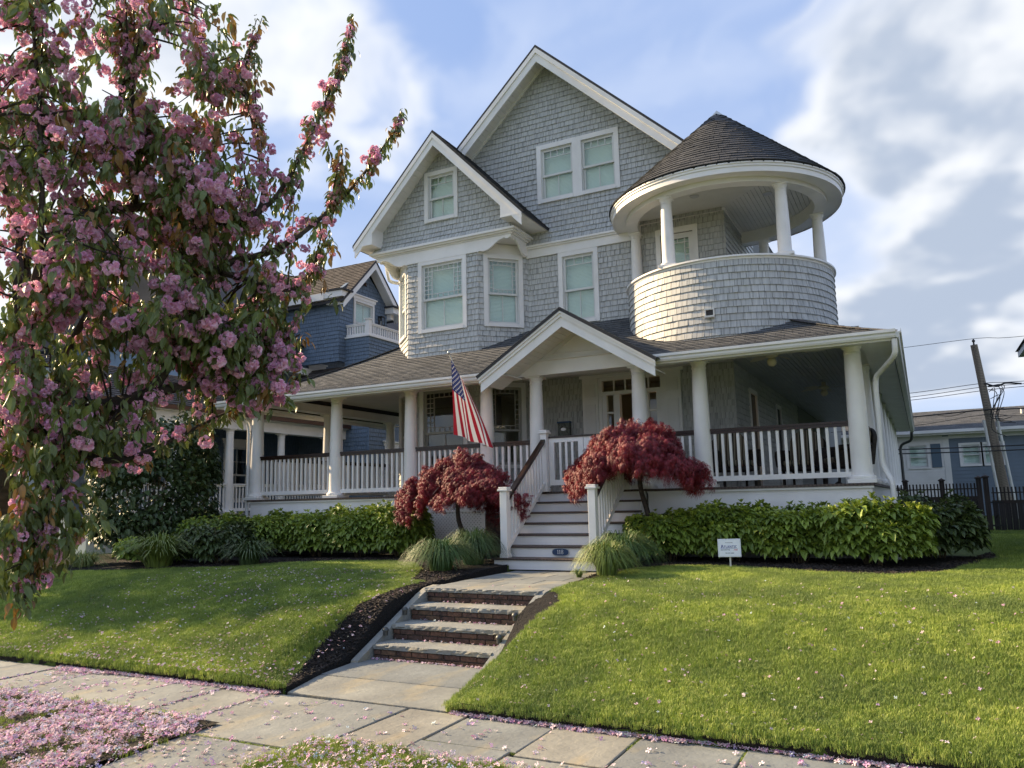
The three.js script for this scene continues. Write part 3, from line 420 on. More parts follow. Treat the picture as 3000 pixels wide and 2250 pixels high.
// ---------- the round corner tower ----------
{
  const cx = XR, cz = ZW, r = 1.99, yc = 6.10, pol = (psi, q, y) => V(cx + q * Math.sin(psi), y, cz + q * Math.cos(psi));
  const drum = put('tower_wall', ring([[r, 4.54], [r, 6.0]], 96, -Math.PI / 2, Math.PI).translate(cx, 0, cz), M.back, house);
  const dm = (a, b, c = 0) => pol(-Math.PI / 2 + a / r, r + c + 0.001, b), L = r * Math.PI * 1.5;
  const all = shingle(dm, [[0, 4.54], [L, 4.54], [L, 6.03], [0, 6.03]], [], { seed: 31, b0: 4.415, wmin: 0.1, wmax: 0.25, t0: 0.024 });
  const view = V(-cx, 0, -cz).normalize(); all.forEach((g) => { const d = g.mid.clone().sub(V(cx, g.mid.y, cz)).normalize(); g.key = d.dot(view) - (g.mid.y < 4.7 ? 0.3 : 0); });
  all.sort((a, b) => b.key - a.key);
  all.slice(0, 300).forEach((g, i) => { uvm(g); shuffleUV(g); put('shingle', g, M.shingles[Math.floor(hash(i, 5) * 5)], drum, null, true); });
  putShingles(all.slice(300), M.shingle, drum);
  put('tower_cap', ring([[r - 0.28, yc - 0.07], [r + 0.015, yc - 0.07], [r + 0.015, yc - 0.03], [r + 0.06, yc - 0.03], [r + 0.06, yc], [r - 0.28, yc], [r - 0.28, yc - 0.07]], 96, -Math.PI / 2, Math.PI).translate(cx, 0, cz), M.white, house);
  put('tower_floor', ring([[0.01, 5.3], [r - 0.05, 5.3], [r - 0.05, 5.2], [0.01, 5.2]], 64, -Math.PI / 2, Math.PI).translate(cx, 0, cz), M.back, house);
  for (const d of [3, 67.5, 135, 202.5, 255]) { const a = d * Math.PI / 180 - Math.PI / 2; const p = pol(a, 1.87, 0); column(house, p.x, p.z, yc, 7.48, 0.122, { top: 0.82 }); }
  put('tower_beam', ring([[1.76, 7.74], [1.76, 7.48], [1.99, 7.48], [1.99, 7.6]], 96, -Math.PI / 2, Math.PI).translate(cx, 0, cz), M.white, house);
  put('tower_soffit', ring([[1.98, 7.575], [2.27, 7.575]], 96, -Math.PI * 0.62, Math.PI * 1.05).translate(cx, 0, cz), M.white, house);
  put('tower_fascia', ring([[2.25, 7.55], [2.275, 7.55], [2.275, 7.645], [2.295, 7.655], [2.295, 7.69], [2.315, 7.70], [2.315, 7.725], [2.2, 7.73]], 96, -Math.PI * 0.62, Math.PI * 1.05).translate(cx, 0, cz), M.white, house);
  // beadboard ceiling: boards follow the two house walls and meet on a mitre
  const bd = []; for (let k = 0; k < 21; k++) { const d0 = 0.01 + k * 0.085, d1 = d0 + 0.078;
    const xl = -Math.sqrt(Math.max(0.01, 1.76 ** 2 - d0 * d0)), e = Math.min(d1, Math.sqrt(Math.max(0, 1.76 ** 2 - d0 * d0)));
    if (d1 < 1.75) { bd.push(box(cx + xl, cx + Math.min(d0, Math.sqrt(Math.max(0.01, 1.76 ** 2 - d1 * d1))), 7.74, 7.755, cz + d0, cz + d1)); bd.push(box(cx + d0, cx + d1, 7.74, 7.755, cz - Math.sqrt(Math.max(0.01, 1.76 ** 2 - d0 * d0)), cz + e)); } }
  put('tower_ceiling', bd, M.ceil, house, 'stuff');
  put('tower_ceiling_trim', [box(cx - 1.76, cx + 0.03, 7.68, 7.739, cz + 0.016, cz + 0.04), box(cx + 0.016, cx + 0.04, 7.68, 7.739, cz - 1.76, cz + 0.015)], M.white, house);
  for (const [dx, dz] of [[-0.35, 0.95], [0.95, 0.35]]) put('recessed_light', ring([[0.0, 7.727], [0.062, 7.727], [0.07, 7.722], [0.09, 7.722], [0.095, 7.739], [0.0, 7.739]], 24).translate(cx + dx, 0, cz + dz), M.metal, house);
  // cone roof, slightly facetted
  const R0 = 2.335, y0 = 7.735, ya = 9.86, NF = 18, dl = 2 * Math.PI / NF, fac = (p) => Math.cos(dl / 2) / Math.cos(((p % dl) + dl) % dl - dl / 2), LS = Math.hypot(R0, ya - y0), ny = R0 / LS, nr = (ya - y0) / LS;
  put('tower_roof', ring([[R0 - 0.02, y0 - 0.025], [R0 - 0.02, y0 - 0.01], [0.02, ya - 0.01]], NF * 4).translate(cx, 0, cz), M.roofEdge, house);
  const cs = []; for (let b = 0, i = 0; b < LS - 0.16; b += 0.128, i++) {
    const q = R0 * (1 - b / LS), mp = (a, v, c = 0) => { const p = a / q, rr = R0 * (1 - v / LS) * (0.985 + 0.015 * fac(p)) + c * nr; return pol(p, rr, y0 + (ya - y0) * v / LS + c * ny); };
    cs.push(...shingle(mp, [[-q * 2.1, b], [q * 2.7, b], [q * 2.7, b + 0.15], [-q * 2.1, b + 0.15]], [], { seed: 400 + i, h: 0.15, wmin: 0.14, wmax: 0.32, t0: 0.022, t1: 0.004, tone: 0.3, wob: 0.012 })); }
  put('tower_roof_shingles', laid(cs, 0.15), M.roofDark, house, 'stuff', true);
  put('finial_cap', ring([[0.17, ya - 0.19], [0.165, ya - 0.14], [0.004, ya + 0.03]], 10).translate(cx, 0, cz), mat(0.5, 0.52, 0.5, { roughness: 0.5, metalness: 0.3 }), house);
  // small vent on the drum
  { const a = 0.028, f = face(pol(a, r + 0.018, 0).x, pol(a, r + 0.018, 0).z, a), v = sub('wall_vent', house);
    put('hood', [fbox(f, -0.085, 0.085, 4.99, 5.02, 0, 0.10), fbox(f, -0.085, -0.065, 5.02, 5.16, 0, 0.05), fbox(f, 0.065, 0.085, 5.02, 5.16, 0, 0.05), fbox(f, -0.065, 0.065, 5.135, 5.16, 0, 0.05)], M.ceil, v); put('flap', fbox(f, -0.065, 0.065, 5.02, 5.135, 0.0, 0.012), M.black, v); }
}

// ---------- the porch ----------
{
  const X0 = -13.83, X1 = -0.65, ZF = -13.39, cxs = [-13.78, -11.42, -9.43, -7.6, -6.5, -4.43, -3.32, -0.83];
  put('porch_floor', [box(X0, X1, FL - 0.04, FL, ZW + 0.05, ZF), box(X0, -11.2, FL - 0.041, FL - 0.001, -19.6, ZW + 0.049), box(XR + 0.03, X1, FL - 0.041, FL - 0.001, -34, ZW + 0.049)], M.tread, house);
  put('skirt_board', [box(X0 + 0.05, -8.95, 0.95, FL - 0.045, ZF - 0.09, ZF - 0.06), box(-8.95, -7.5, 1.72, FL - 0.045, ZF - 0.09, ZF - 0.06), box(-7.5, -6.41, 1.6, FL - 0.045, ZF - 0.09, ZF - 0.06), box(-4.29, X1 - 0.05, 0.95, FL - 0.045, ZF - 0.09, ZF - 0.06), box(X1 - 0.08, X1 - 0.05, 0.6, FL - 0.045, -34, ZF - 0.091), box(X0 + 0.05, X0 + 0.08, 0.6, FL - 0.045, -19.6, ZF - 0.091),
    box(X0 + 0.02, -6.41, FL - 0.075, FL - 0.042, ZF - 0.06, ZF - 0.02), box(-4.29, X1 - 0.02, FL - 0.075, FL - 0.042, ZF - 0.06, ZF - 0.02)], M.white, house);
  { // lattice panel and brick pier left of the stairs
    const la = sub('lattice_panel', house), lz = ZF - 0.05, sl = [];
    put('frame', [box(-8.93, -8.83, 0.7, 1.72, lz - 0.04, lz), box(-7.66, -7.58, 0.7, 1.72, lz - 0.04, lz), box(-8.83, -7.66, 1.64, 1.719, lz - 0.04, lz)], M.white, la);
    for (const s of [-1, 1]) for (let k = -14; k < 30; k++) { const a0 = -8.83 + k * 0.075; let t0 = 0, t1 = 0.94; const xa = (t) => a0 + (s > 0 ? t : 0.94 - t); const ts = [-8.83, -7.66].map((x) => s > 0 ? x - a0 : 0.94 - (x - a0)).sort((p, q) => p - q); t0 = Math.max(0, ts[0]); t1 = Math.min(0.94, ts[1]); if (t1 - t0 > 0.05) sl.push(bar(V(xa(t0), 0.7 + t0, lz - 0.02 - s * 0.004), V(xa(t1), 0.7 + t1, lz - 0.02 - s * 0.004), 0.006, 0.034)); }
    put('lattice', sl, M.white, la, 'stuff');
    put('foundation', box(-13.7, -0.75, 0.3, 1.9, -15, ZF - 0.24), M.concrete, house);
    const pier = sub('brick_pier', house); put('mortar', box(-7.56, -6.44, 0.5, 1.6, ZF - 0.23, ZF - 0.075), M.mortar, pier);
    for (let r = 0; r < 16; r++) for (let k = -1; k < 6; k++) { const a = Math.max(-7.57, -7.57 + k * 0.213 + (r % 2) * 0.106), b = Math.min(-6.43, -7.57 + (k + 1) * 0.213 + (r % 2) * 0.106 - 0.01); if (b - a > 0.03) put('brick', box(a, b, 0.5 + r * 0.069, 0.56 + r * 0.069, ZF - 0.2, ZF - 0.065), M.bricks[Math.floor(hash(r, k, 3) * 4)], pier); }
  }
  for (const x of cxs) column(house, x, ZC, FL, 4.2, x < -13 || x > -1 ? 0.155 : 0.15);
  const sideZ = [-16.0, -18.35, -20.7, -23.05, -25.4, -27.75, -30.1, -32.45]; for (const z of sideZ) column(house, -0.83, z, FL, 4.2, 0.15);
  for (const z of [-16.12, -18.85]) column(house, -13.78, z, FL, 4.2, 0.15);
  put('porch_beam', [box(-13.98, -7.02, 4.2, 4.4, ZC - 0.15, ZC + 0.15), box(-3.98, -0.63, 4.2, 4.4, ZC - 0.15, ZC + 0.15), box(-0.98, -0.68, 4.2, 4.4, -33, ZC - 0.151), box(-13.93, -13.63, 4.2, 4.4, -19.4, ZC - 0.151)], M.white, house);
  put('eave_soffit', [box(-14.25, -6.72, 4.155, 4.175, ZC + 0.151, ZE - 0.03), box(-4.22, -0.25, 4.155, 4.175, ZC + 0.151, ZE - 0.03), box(-0.679, -0.25, 4.156, 4.176, -33.2, ZC + 0.15), box(-14.25, -13.981, 4.156, 4.176, -19.6, ZC + 0.15)], M.white, house);
  const gz = ZE - 0.02, kp = [[gz, 4.11], [gz + 0.07, 4.11], [gz + 0.085, 4.14], [gz + 0.085, 4.17], [gz + 0.115, 4.19], [gz + 0.115, 4.235], [gz + 0.105, 4.235], [gz + 0.1, 4.2], [gz, 4.2]];
  const fas = (x0, x1) => [box(x0, x1, 4.08, 4.2, gz - 0.025, gz - 0.001)];
  for (const [x0, x1] of [[-14.32, -7.12], [-3.86, -0.18]]) { put('fascia', fas(x0, x1), M.white, house); put('gutter', alongX(kp, x0 - 0.02, x1 + 0.02), M.gutter, house); }
  put('fascia', [box(-0.23, -0.2, 4.08, 4.2, -33.3, gz - 0.03)], M.white, house);
  const kx = kp.map(([z, y]) => [z - gz - 0.199, y]).reverse(); put('gutter', poly(kx.reverse(), -33.3, gz + 0.05), M.gutter, house);
  put('fascia', [box(-14.3, -14.27, 4.08, 4.2, -19.6, gz - 0.03)], M.white, house);
  // roof
  const xl = -14.32, xr = -0.18, SW = ZE - ZW - 0.0, pm = (a, s, c = 0) => { const d = 0.36 + 0.086 * s, q = Math.hypot(1, d); return V(a, roofY(s) + c / q, ZE - s + c * d / q); };
  const PX = -5.5, PY = 5.235, PS = 0.63, hw = (s) => s > 1.0 ? 0 : Math.max(0, 1.6 - (roofY(s) - 4.2) / PS), cut = []; for (let b = -0.03; b < 0.95; b += 0.124) { const w = hw(Math.max(0, b + 0.11)); cut.push([PX - w, PX + w, b - 0.001, b + 0.1245]); }
  put('porch_roof', [surf((u, v) => { const s = mix(1.0, 3.02, v); return pm(mix(xl + s, xr - s, u), s, -0.002); }, 10, 14), surf((u, v) => { const s = v; return pm(mix(xl + s, PX - hw(s), u), s, -0.002); }, 8, 10), surf((u, v) => { const s = v; return pm(mix(PX + hw(s), xr - s, u), s, -0.002); }, 8, 10), surf((u, v) => { const s = v * 2.9, z = mix(-33, ZE - s, u); return V(xr - s, roofY(s) - 0.002, z); }, 4, 16), surf((u, v) => { const s = v * 3.1, z = mix(ZE - s, -19.6, u); return V(xl + s, roofY(s) - 0.002, z); }, 4, 16)], M.roofEdge, house);
  const rs = shingle(pm, [[xl - 0.02, -0.03], [xr + 0.02, -0.03], [xr - 3.02, 3.02], [xl + 3.02, 3.02]], cut, { seed: 51, h: 0.124, wmin: 0.15, wmax: 0.36, t0: 0.017, t1: 0.003, tone: 0.24, wob: 0.006, b0: -0.03 });
  put('porch_roof_shingles', laid(rs, 0.1), M.roof, house, 'stuff', true);
  const rr = (a, s, c = 0) => V(xr - s + c * 0.35, roofY(s) + c * 0.93, -a), ro = shingle(rr, [[-ZE - 0.02, -0.03], [33, -0.03], [33, 2.9], [-ZE + 2.9, 2.9]], [], { seed: 52, h: 0.124, wmin: 0.3, wmax: 0.5, t0: 0.018, t1: 0.003, wob: 0.006, b0: -0.03 }); put('porch_roof_shingles', laid(ro, 0.1), M.roof, house, 'stuff', true);
  for (const s of [1, -1]) { const caps = []; for (let t = 0.02; t < 2.95; t += 0.13) { const x = s > 0 ? xl : xr, a = V(x + s * t, roofY(t) + 0.022, ZE - t), b = V(x + s * (t + 0.2), roofY(t + 0.2) + 0.012, ZE - t - 0.2); caps.push(paint(bar(a, b, 0.2, 0.012), 0.9 + 0.3 * hash(t * 100 | 0, s), 1, 1)); } put('hip_caps', caps, M.roof, house, 'stuff'); }
  // ceilings
  const cb = []; for (let z = ZC - 0.15; z > ZW + 0.08; z -= 0.088) cb.push(box(-13.6, XR + 0.02, 4.5, 4.515, z - 0.08, z)); for (let x = -13.62; x < -11.3; x += 0.088) cb.push(box(x, x + 0.08, 4.501, 4.516, -19.4, ZW + 0.06));
  put('porch_ceiling', cb, M.ceil, house, 'stuff');
  const cr = []; for (let x = XR + 0.03; x < -1.0; x += 0.088) cr.push(box(x, x + 0.08, 4.5, 4.515, -33, ZC - 0.151)); put('side_porch_ceiling', cr, M.ceilBlue, house, 'stuff');
  put('ceiling_backing', [box(-13.9, -0.7, 4.52, 4.53, ZW, ZC - 0.1), box(-13.9, -11.2, 4.521, 4.531, -19.4, ZW), box(XR, -0.7, 4.521, 4.531, -33, ZW)], M.ceil, house);
  put('recessed_light', ring([[0, 4.49], [0.06, 4.49], [0.085, 4.485], [0.09, 4.499]], 20).translate(-11.6, 0, -15.0), M.white, house);
  for (const z of [-17.5, -19.3, -22, -25]) put('recessed_light', ring([[0, 4.49], [0.06, 4.49], [0.085, 4.485], [0.09, 4.499]], 20).translate(-1.9, 0, z), M.metal, house);
  // railings between the columns
  const e = 0.15; for (const [a, b] of [[0, 1], [1, 2], [2, 3], [3, 4], [5, 6], [6, 7]]) railing(house, [cxs[a] + e, ZC], [cxs[b] - e, ZC], FL);
  railing(house, [-6.35, ZC], [-6.23, ZC], FL); railing(house, [-4.7, ZC], [-4.58, ZC], FL);
  let pz = ZC; for (const z of sideZ.slice(0, 6)) { railing(house, [-0.83, pz - e], [-0.83, z + e], FL); pz = z; }
  railing(house, [-13.78, -16.12 + e], [-13.78, ZC - e], FL); railing(house, [-13.78, -18.85 + e], [-13.78, -16.12 - e], FL); railing(house, [-13.6, -19.5], [-11.5, -19.5], FL);
  // downspouts
  put('downspout', tube([[-0.19, 4.1, -12.85], [-0.19, 3.95, -12.86], [-0.22, 3.85, -12.95], [-0.42, 3.72, -13.45], [-0.5, 3.66, -13.62], [-0.53, 3.5, -13.68], [-0.53, 3.0, -13.7], [-0.53, 2.5, -13.7], [-0.53, 2.3, -13.7], [-0.47, 2.12, -13.66], [-0.42, 2.0, -13.6], [-0.41, 1.8, -13.58], [-0.41, 0.8, -13.58]], 0.042, 80, 8), M.gutter, house);
  put('downspout', tube([[-13.98, 4.12, -12.83], [-13.98, 4.0, -12.84], [-13.98, 3.9, -13.0], [-13.96, 3.82, -13.4], [-13.96, 3.7, -13.5], [-13.96, 3.3, -13.52], [-13.96, 2.2, -13.52], [-13.96, 0.8, -13.52]], 0.038, 60, 8), M.gutter, house);
  put('downspout', tube([[-11.42, 7.85, -15.4], [-11.42, 7.5, -15.5], [-11.40, 7.35, -15.6], [-11.2, 7.3, -15.95], [-11.2, 7.0, -16.0]], 0.04, 40, 8), M.gutter, house);
  put('downspout', tube([[-0.2, 4.1, -33], [-0.25, 3.8, -33.1], [-0.6, 3.6, -33.2], [-0.62, 3.0, -33.2], [-0.62, 0.8, -33.2]], 0.05, 40, 8), M.bronze, house);
  // entrance gable
  const pz0 = -12.63, ex = 1.68, yy = (x) => PY - PS * Math.abs(x - PX);
  for (const s of [-1, 1]) {
    const q = (e0, e1, t0, t1) => { const l = [[PX + s * e0, PY - t0 - PS * e0], [PX + s * e1, PY - t0 - PS * e1], [PX + s * e1, PY - t1 - PS * e1], [PX + s * e0, PY - t1 - PS * e0]]; return s > 0 ? l.reverse() : l; };
const back = (e) => { let y = PY - PS * e - 0.02, t = 0; while (t < 2.6 && roofY(t) < y) t += 0.01; return ZE - t - 0.02; }, rs2 = (d) => surf((u, v) => { const e = v * (ex + 0.05); return V(PX + s * e, PY - PS * e - d, mix(pz0 + 0.05, Math.min(pz0 - 0.1, back(e)), u)); }, 2, 14);
    put('entrance_roof', [rs2(0), rs2(0.045), bar(V(PX, PY - 0.022, pz0 + 0.05), V(PX + s * (ex + 0.05), PY - PS * (ex + 0.05) - 0.022, pz0 + 0.05), 0.006, 0.05)], M.roofEdge, house);
    put('rake_board', [poly(q(0, ex, 0.05, 0.33), pz0 - 0.06, pz0 - 0.02), poly(q(0, ex + 0.02, 0.046, 0.15), pz0 - 0.02, pz0 + 0.012), poly(q(0, ex + 0.03, 0.046, 0.09), pz0 + 0.012, pz0 + 0.04)], M.white, house);
    const so = []; for (let d = 0.03; d < ex - 0.1; d += 0.095) so.push(poly(q(d, d + 0.088, 0.2, 0.22), ZC + 0.2, pz0 - 0.06)); put('soffit', so, M.white, house, 'stuff');
    const k = Math.hypot(1, PS), sl = (a, b, c = 0) => V(PX + s * (ex + 0.06 - b / k + c * PS / k), PY - PS * (ex + 0.06) + b * PS / k + c / k + 0.004, pz0 + 0.06 - a);
    put('entrance_roof_shingles', laid(shingle(sl, [[0, 0], [0.34, 0], [2.55, (ex + 0.06) * k], [0, (ex + 0.06) * k]], [], { seed: 61 + s, h: 0.135, wmin: 0.16, wmax: 0.34, t0: 0.014 }), 0.1), M.roof, house, 'stuff', true);
  }
  put('pediment', [poly([[PX - 1.12, 4.47], [PX + 1.12, 4.47], [PX + 1.12, 4.47], [PX, 4.47 + 1.12 * PS]].filter((p, i) => i !== 2), ZC + 0.05, ZC + 0.16)], M.white, house);
  { const tri = (w, y0) => [[PX - w, y0], [PX + w, y0], [PX, y0 + w * PS]], fr = (w, y0, d) => { const s = new THREE.Shape(tri(w, y0).map((p) => new THREE.Vector2(...p))), k = d, hw = w - k * (1 / PS + Math.hypot(1, 1 / PS)) * 0.62, h = new THREE.Path(tri(hw, y0 + k).map((p) => new THREE.Vector2(...p)).reverse()); s.holes.push(h); const g = new THREE.ExtrudeGeometry(s, { depth: 0.03, bevelEnabled: false }); g.translate(0, 0, ZC + 0.16); return g; };
    put('pediment_moulding', [fr(0.99, 4.5, 0.025), fr(0.56, 4.58, 0.024), fr(0.8, 4.525, 0.01)], M.wood, house, 'stuff'); }
  put('entrance_beam', [box(-7.019, -3.981, 4.2, 4.4, ZC - 0.15, ZC + 0.19), box(-6.62, -4.38, 4.401, 4.47, ZC - 0.15, ZC + 0.17), box(-6.6, -4.4, 4.471, 4.49, ZC + 0.1, ZC + 0.22)], M.white, house);
  // front stairs
  const st = sub('stairs', house), rise = 0.1794, y0 = 0.729, sx0 = -6.4, sx1 = -4.3;
  for (let k = 0; k < 7; k++) {
    const z = -11.58 - k * 0.3; put('riser', box(sx0 + 0.03, sx1 - 0.03, y0 + k * rise, y0 + (k + 1) * rise - 0.034, z - 0.03, z), M.white, st);
    if (k < 6) put('tread', rbox(sx0, sx1, y0 + (k + 1) * rise - 0.033, y0 + (k + 1) * rise, z - 0.335, z + 0.035, 0.012), M.tread, st);
  }
  put('tread', rbox(sx0, sx1, FL - 0.036, FL + 0.002, ZF - 0.2, ZF + 0.035, 0.012), M.tread, st);
  const strg = (x) => { const p = [[-11.585, y0 - 0.1], [-11.585, y0 + 0.14]]; for (let k = 0; k < 7; k++) { p.push([-11.585 - k * 0.3, y0 + (k + 1) * rise - 0.036], [-11.585 - (k + 1) * 0.3, y0 + (k + 1) * rise - 0.036]); } p.push([-13.69, y0 - 0.1]); return alongX(p, x, x + 0.03); };
  put('stringer', strg(sx0 + 0.031), M.white, st); put('stringer', strg(sx1 - 0.061), M.white, st);
  const newel = (x, z, ya, yb, sz = 0.062) => { const n = sub('newel_post', st); put('post', rbox(x - sz, x + sz, ya, yb - 0.07, z - sz, z + sz, 0.006), M.white, n); put('newel_cap', [rbox(x - sz - 0.03, x + sz + 0.03, yb - 0.069, yb - 0.035, z - sz - 0.03, z + sz + 0.03, 0.006), rbox(x - sz - 0.015, x + sz + 0.015, yb - 0.034, yb, z - sz - 0.015, z + sz + 0.015, 0.008)], M.white, n); put('newel_base', rbox(x - sz - 0.012, x + sz + 0.012, ya, ya + 0.06, z - sz - 0.012, z + sz + 0.012, 0.004), M.white, n); };
  for (const x of [-6.205, -4.635]) {
    newel(x, -11.68, y0 + rise, 2.06); newel(x, -13.31, FL, 3.13);
    const r = sub('stair_railing', st), A = V(x, 1.86, -11.74), B = V(x, 2.93, -13.25), up = V(0, -0.83, 0), yy2 = (z) => mix(A.y, B.y, (z - A.z) / (B.z - A.z));
    put('handrail', [bar(A, B, 0.085, 0.05), bar(A.clone().add(V(0, -0.045, 0)), B.clone().add(V(0, -0.045, 0)), 0.05, 0.04)], M.rail, r);
    put('bottom_rail', bar(A.clone().add(V(0, -0.80, 0)), B.clone().add(V(0, -0.80, 0)), 0.05, 0.08), M.white, r);
    for (let z = -11.83; z > -13.22; z -= 0.118) put('baluster', box(x - 0.02, x + 0.02, yy2(z) - 0.77, yy2(z) - 0.05, z - 0.02, z + 0.02), M.white, r);
  }
}
// gate at the head of the stairs
{
  const gt = thing('porch_gate', 'pair of white picket gate leaves with brown cap closing the porch stairs', 'gate', [-5.44, FL, -13.36]);
  for (const [x0, x1] of [[-6.13, -5.445], [-5.435, -4.71]]) {
    const l = sub('gate_leaf', gt), z0 = -13.385, z1 = -13.345;
    put('frame', [box(x0, x0 + 0.1, 2.1, 2.97, z0, z1), box(x1 - 0.1, x1, 2.1, 2.97, z0, z1), box(x0 + 0.1, x1 - 0.1, 2.1, 2.2, z0, z1), box(x0 + 0.1, x1 - 0.1, 2.89, 2.97, z0, z1)], M.white, l);
    put('cap_rail', box(x0, x1, 2.971, 3.005, z0 - 0.02, z1 + 0.02), M.rail, l);
    for (let i = 0; i < 3; i++) { const a = mix(x0 + 0.1, x1 - 0.1, (i + 1) / 4); put('picket', box(a - 0.022, a + 0.022, 2.2, 2.89, z0 + 0.006, z1 - 0.006), M.white, l); }
  }
}
// number plaque on the second riser
{
  const p = thing('house_number_plaque', 'oval navy plaque reading 118 on the white stair riser', 'plaque', [-5.3, 0.94, -11.84]);
  const el = (a, b) => { const s = new THREE.Shape(); for (let i = 0; i <= 40; i++) { const t = i / 40 * Math.PI * 2, c = Math.cos(t), q = Math.sin(t), k = 0.75; s[i ? 'lineTo' : 'moveTo'](a * Math.sign(c) * Math.abs(c) ** k, b * Math.sign(q) * Math.abs(q) ** k); } return s; };
  const g1 = new THREE.ExtrudeGeometry(el(0.152, 0.066), { depth: 0.006, bevelSize: 0.004, bevelThickness: 0.004, bevelSegments: 2 }); g1.translate(-5.3, 0.992, -11.876); put('rim', g1, M.metal, p);
  const g2 = new THREE.ExtrudeGeometry(el(0.142, 0.057), { depth: 0.005, bevelEnabled: false }); g2.translate(-5.3, 0.992, -11.865); put('field', g2, mat(0.02, 0.05, 0.12, { roughness: 0.4 }), p);
  const b = (x, y0, y1, w) => box(x - w / 2, x + w / 2, y0, y1, -11.861, -11.856), num = mat(0.75, 0.74, 0.7, { roughness: 0.4 });
  for (const x of [-5.342, -5.308]) put('digit', [b(x, 0.966, 1.028, 0.009), b(x - 0.008, 1.012, 1.02, 0.008), b(x, 0.962, 0.966, 0.022), ], num, p);
  put('digit', [0.977, 1.011].map((y, i) => { const t = new THREE.TorusGeometry(i ? 0.0135 : 0.0155, 0.0038, 6, 20); t.translate(-5.268, y + (i ? 0.003 : 0.001), -11.86); return t; }), num, p);
}
// ---------- ground ----------
function curve(tab, x) { if (x >= tab[0][0]) return tab[0][1]; for (let i = 1; i < tab.length; i++) if (x >= tab[i][0]) { const [a, p] = tab[i - 1], [b, q] = tab[i]; return mix(p, q, (x - a) / (b - a)); } return tab[tab.length - 1][1]; }
const hTab = [[-6.1, 0.10], [-6.3, 0.145], [-6.6, 0.20], [-7.2, 0.33], [-8, 0.52], [-8.6, 0.63], [-9.2, 0.70], [-10, 0.745], [-11, 0.775], [-12, 0.79], [-14, 0.8]];
const xl = (z) => curve([[-6.1, -5.74], [-7.4, -6.1], [-60, -6.1]], z), xr = (z) => curve([[-6.1, -3.84], [-7.4, -4.2], [-60, -4.2]], z);
function groundY(x, z) {
  if (z > -6.08) return 0;
  let h = curve(hTab, z) + 0.018 * (n2(x * 0.9 + 50, z * 0.9 + 50) - 0.5);
  const k = sstep(-8.4, -7.3, z), mid = (xl(z) + xr(z)) / 2;
  const d = x < mid ? xl(z) - x : x - xr(z), w = x < mid ? 0.55 : 0.42;
  if (k > 0) h = mix(h, mix(0.03, h, sstep(-0.05, w, d)), k);
  return h;
}
const bedLz = (x) => curve([[-6.1, -9.3], [-6.6, -9.55], [-7.15, -10.6], [-7.9, -11.55], [-8.7, -11.85], [-9.6, -11.7], [-10.5, -11.0], [-11.4, -10.25], [-12.5, -9.75], [-14, -9.4], [-17, -9.1]], x);
const bedRz = (x) => curve([[0.95, -14.3], [0.45, -12.7], [0.1, -11.5], [-0.5, -11.2], [-1.3, -11.4], [-2.6, -11.95], [-3.4, -11.95], [-3.85, -11.3], [-4.05, -10.2], [-4.2, -9.55]], x);
const stripL = (z) => curve([[-6.1, 0.02], [-7.2, 0.26], [-8.2, 0.36], [-9.1, 0.22], [-9.5, 0.06]], z), stripR = (z) => z > -7.4 || z < -9.05 ? 0 : curve([[-7.4, 0.05], [-7.9, 0.24], [-8.6, 0.34], [-9.05, 0.12]], z);
function inBed(x, z) {
  if (x < -6.1 && x > -19 && z < bedLz(x) && z > -13.6) return true;
  if (x > -4.2 && x < 0.95 && z < bedRz(x) && z > -20) return true;
  if (z > -9.5 && x < xl(z) && x > xl(z) - stripL(z)) return true;
  if (x > xr(z) && x < xr(z) + stripR(z)) return true;
  return false;
}
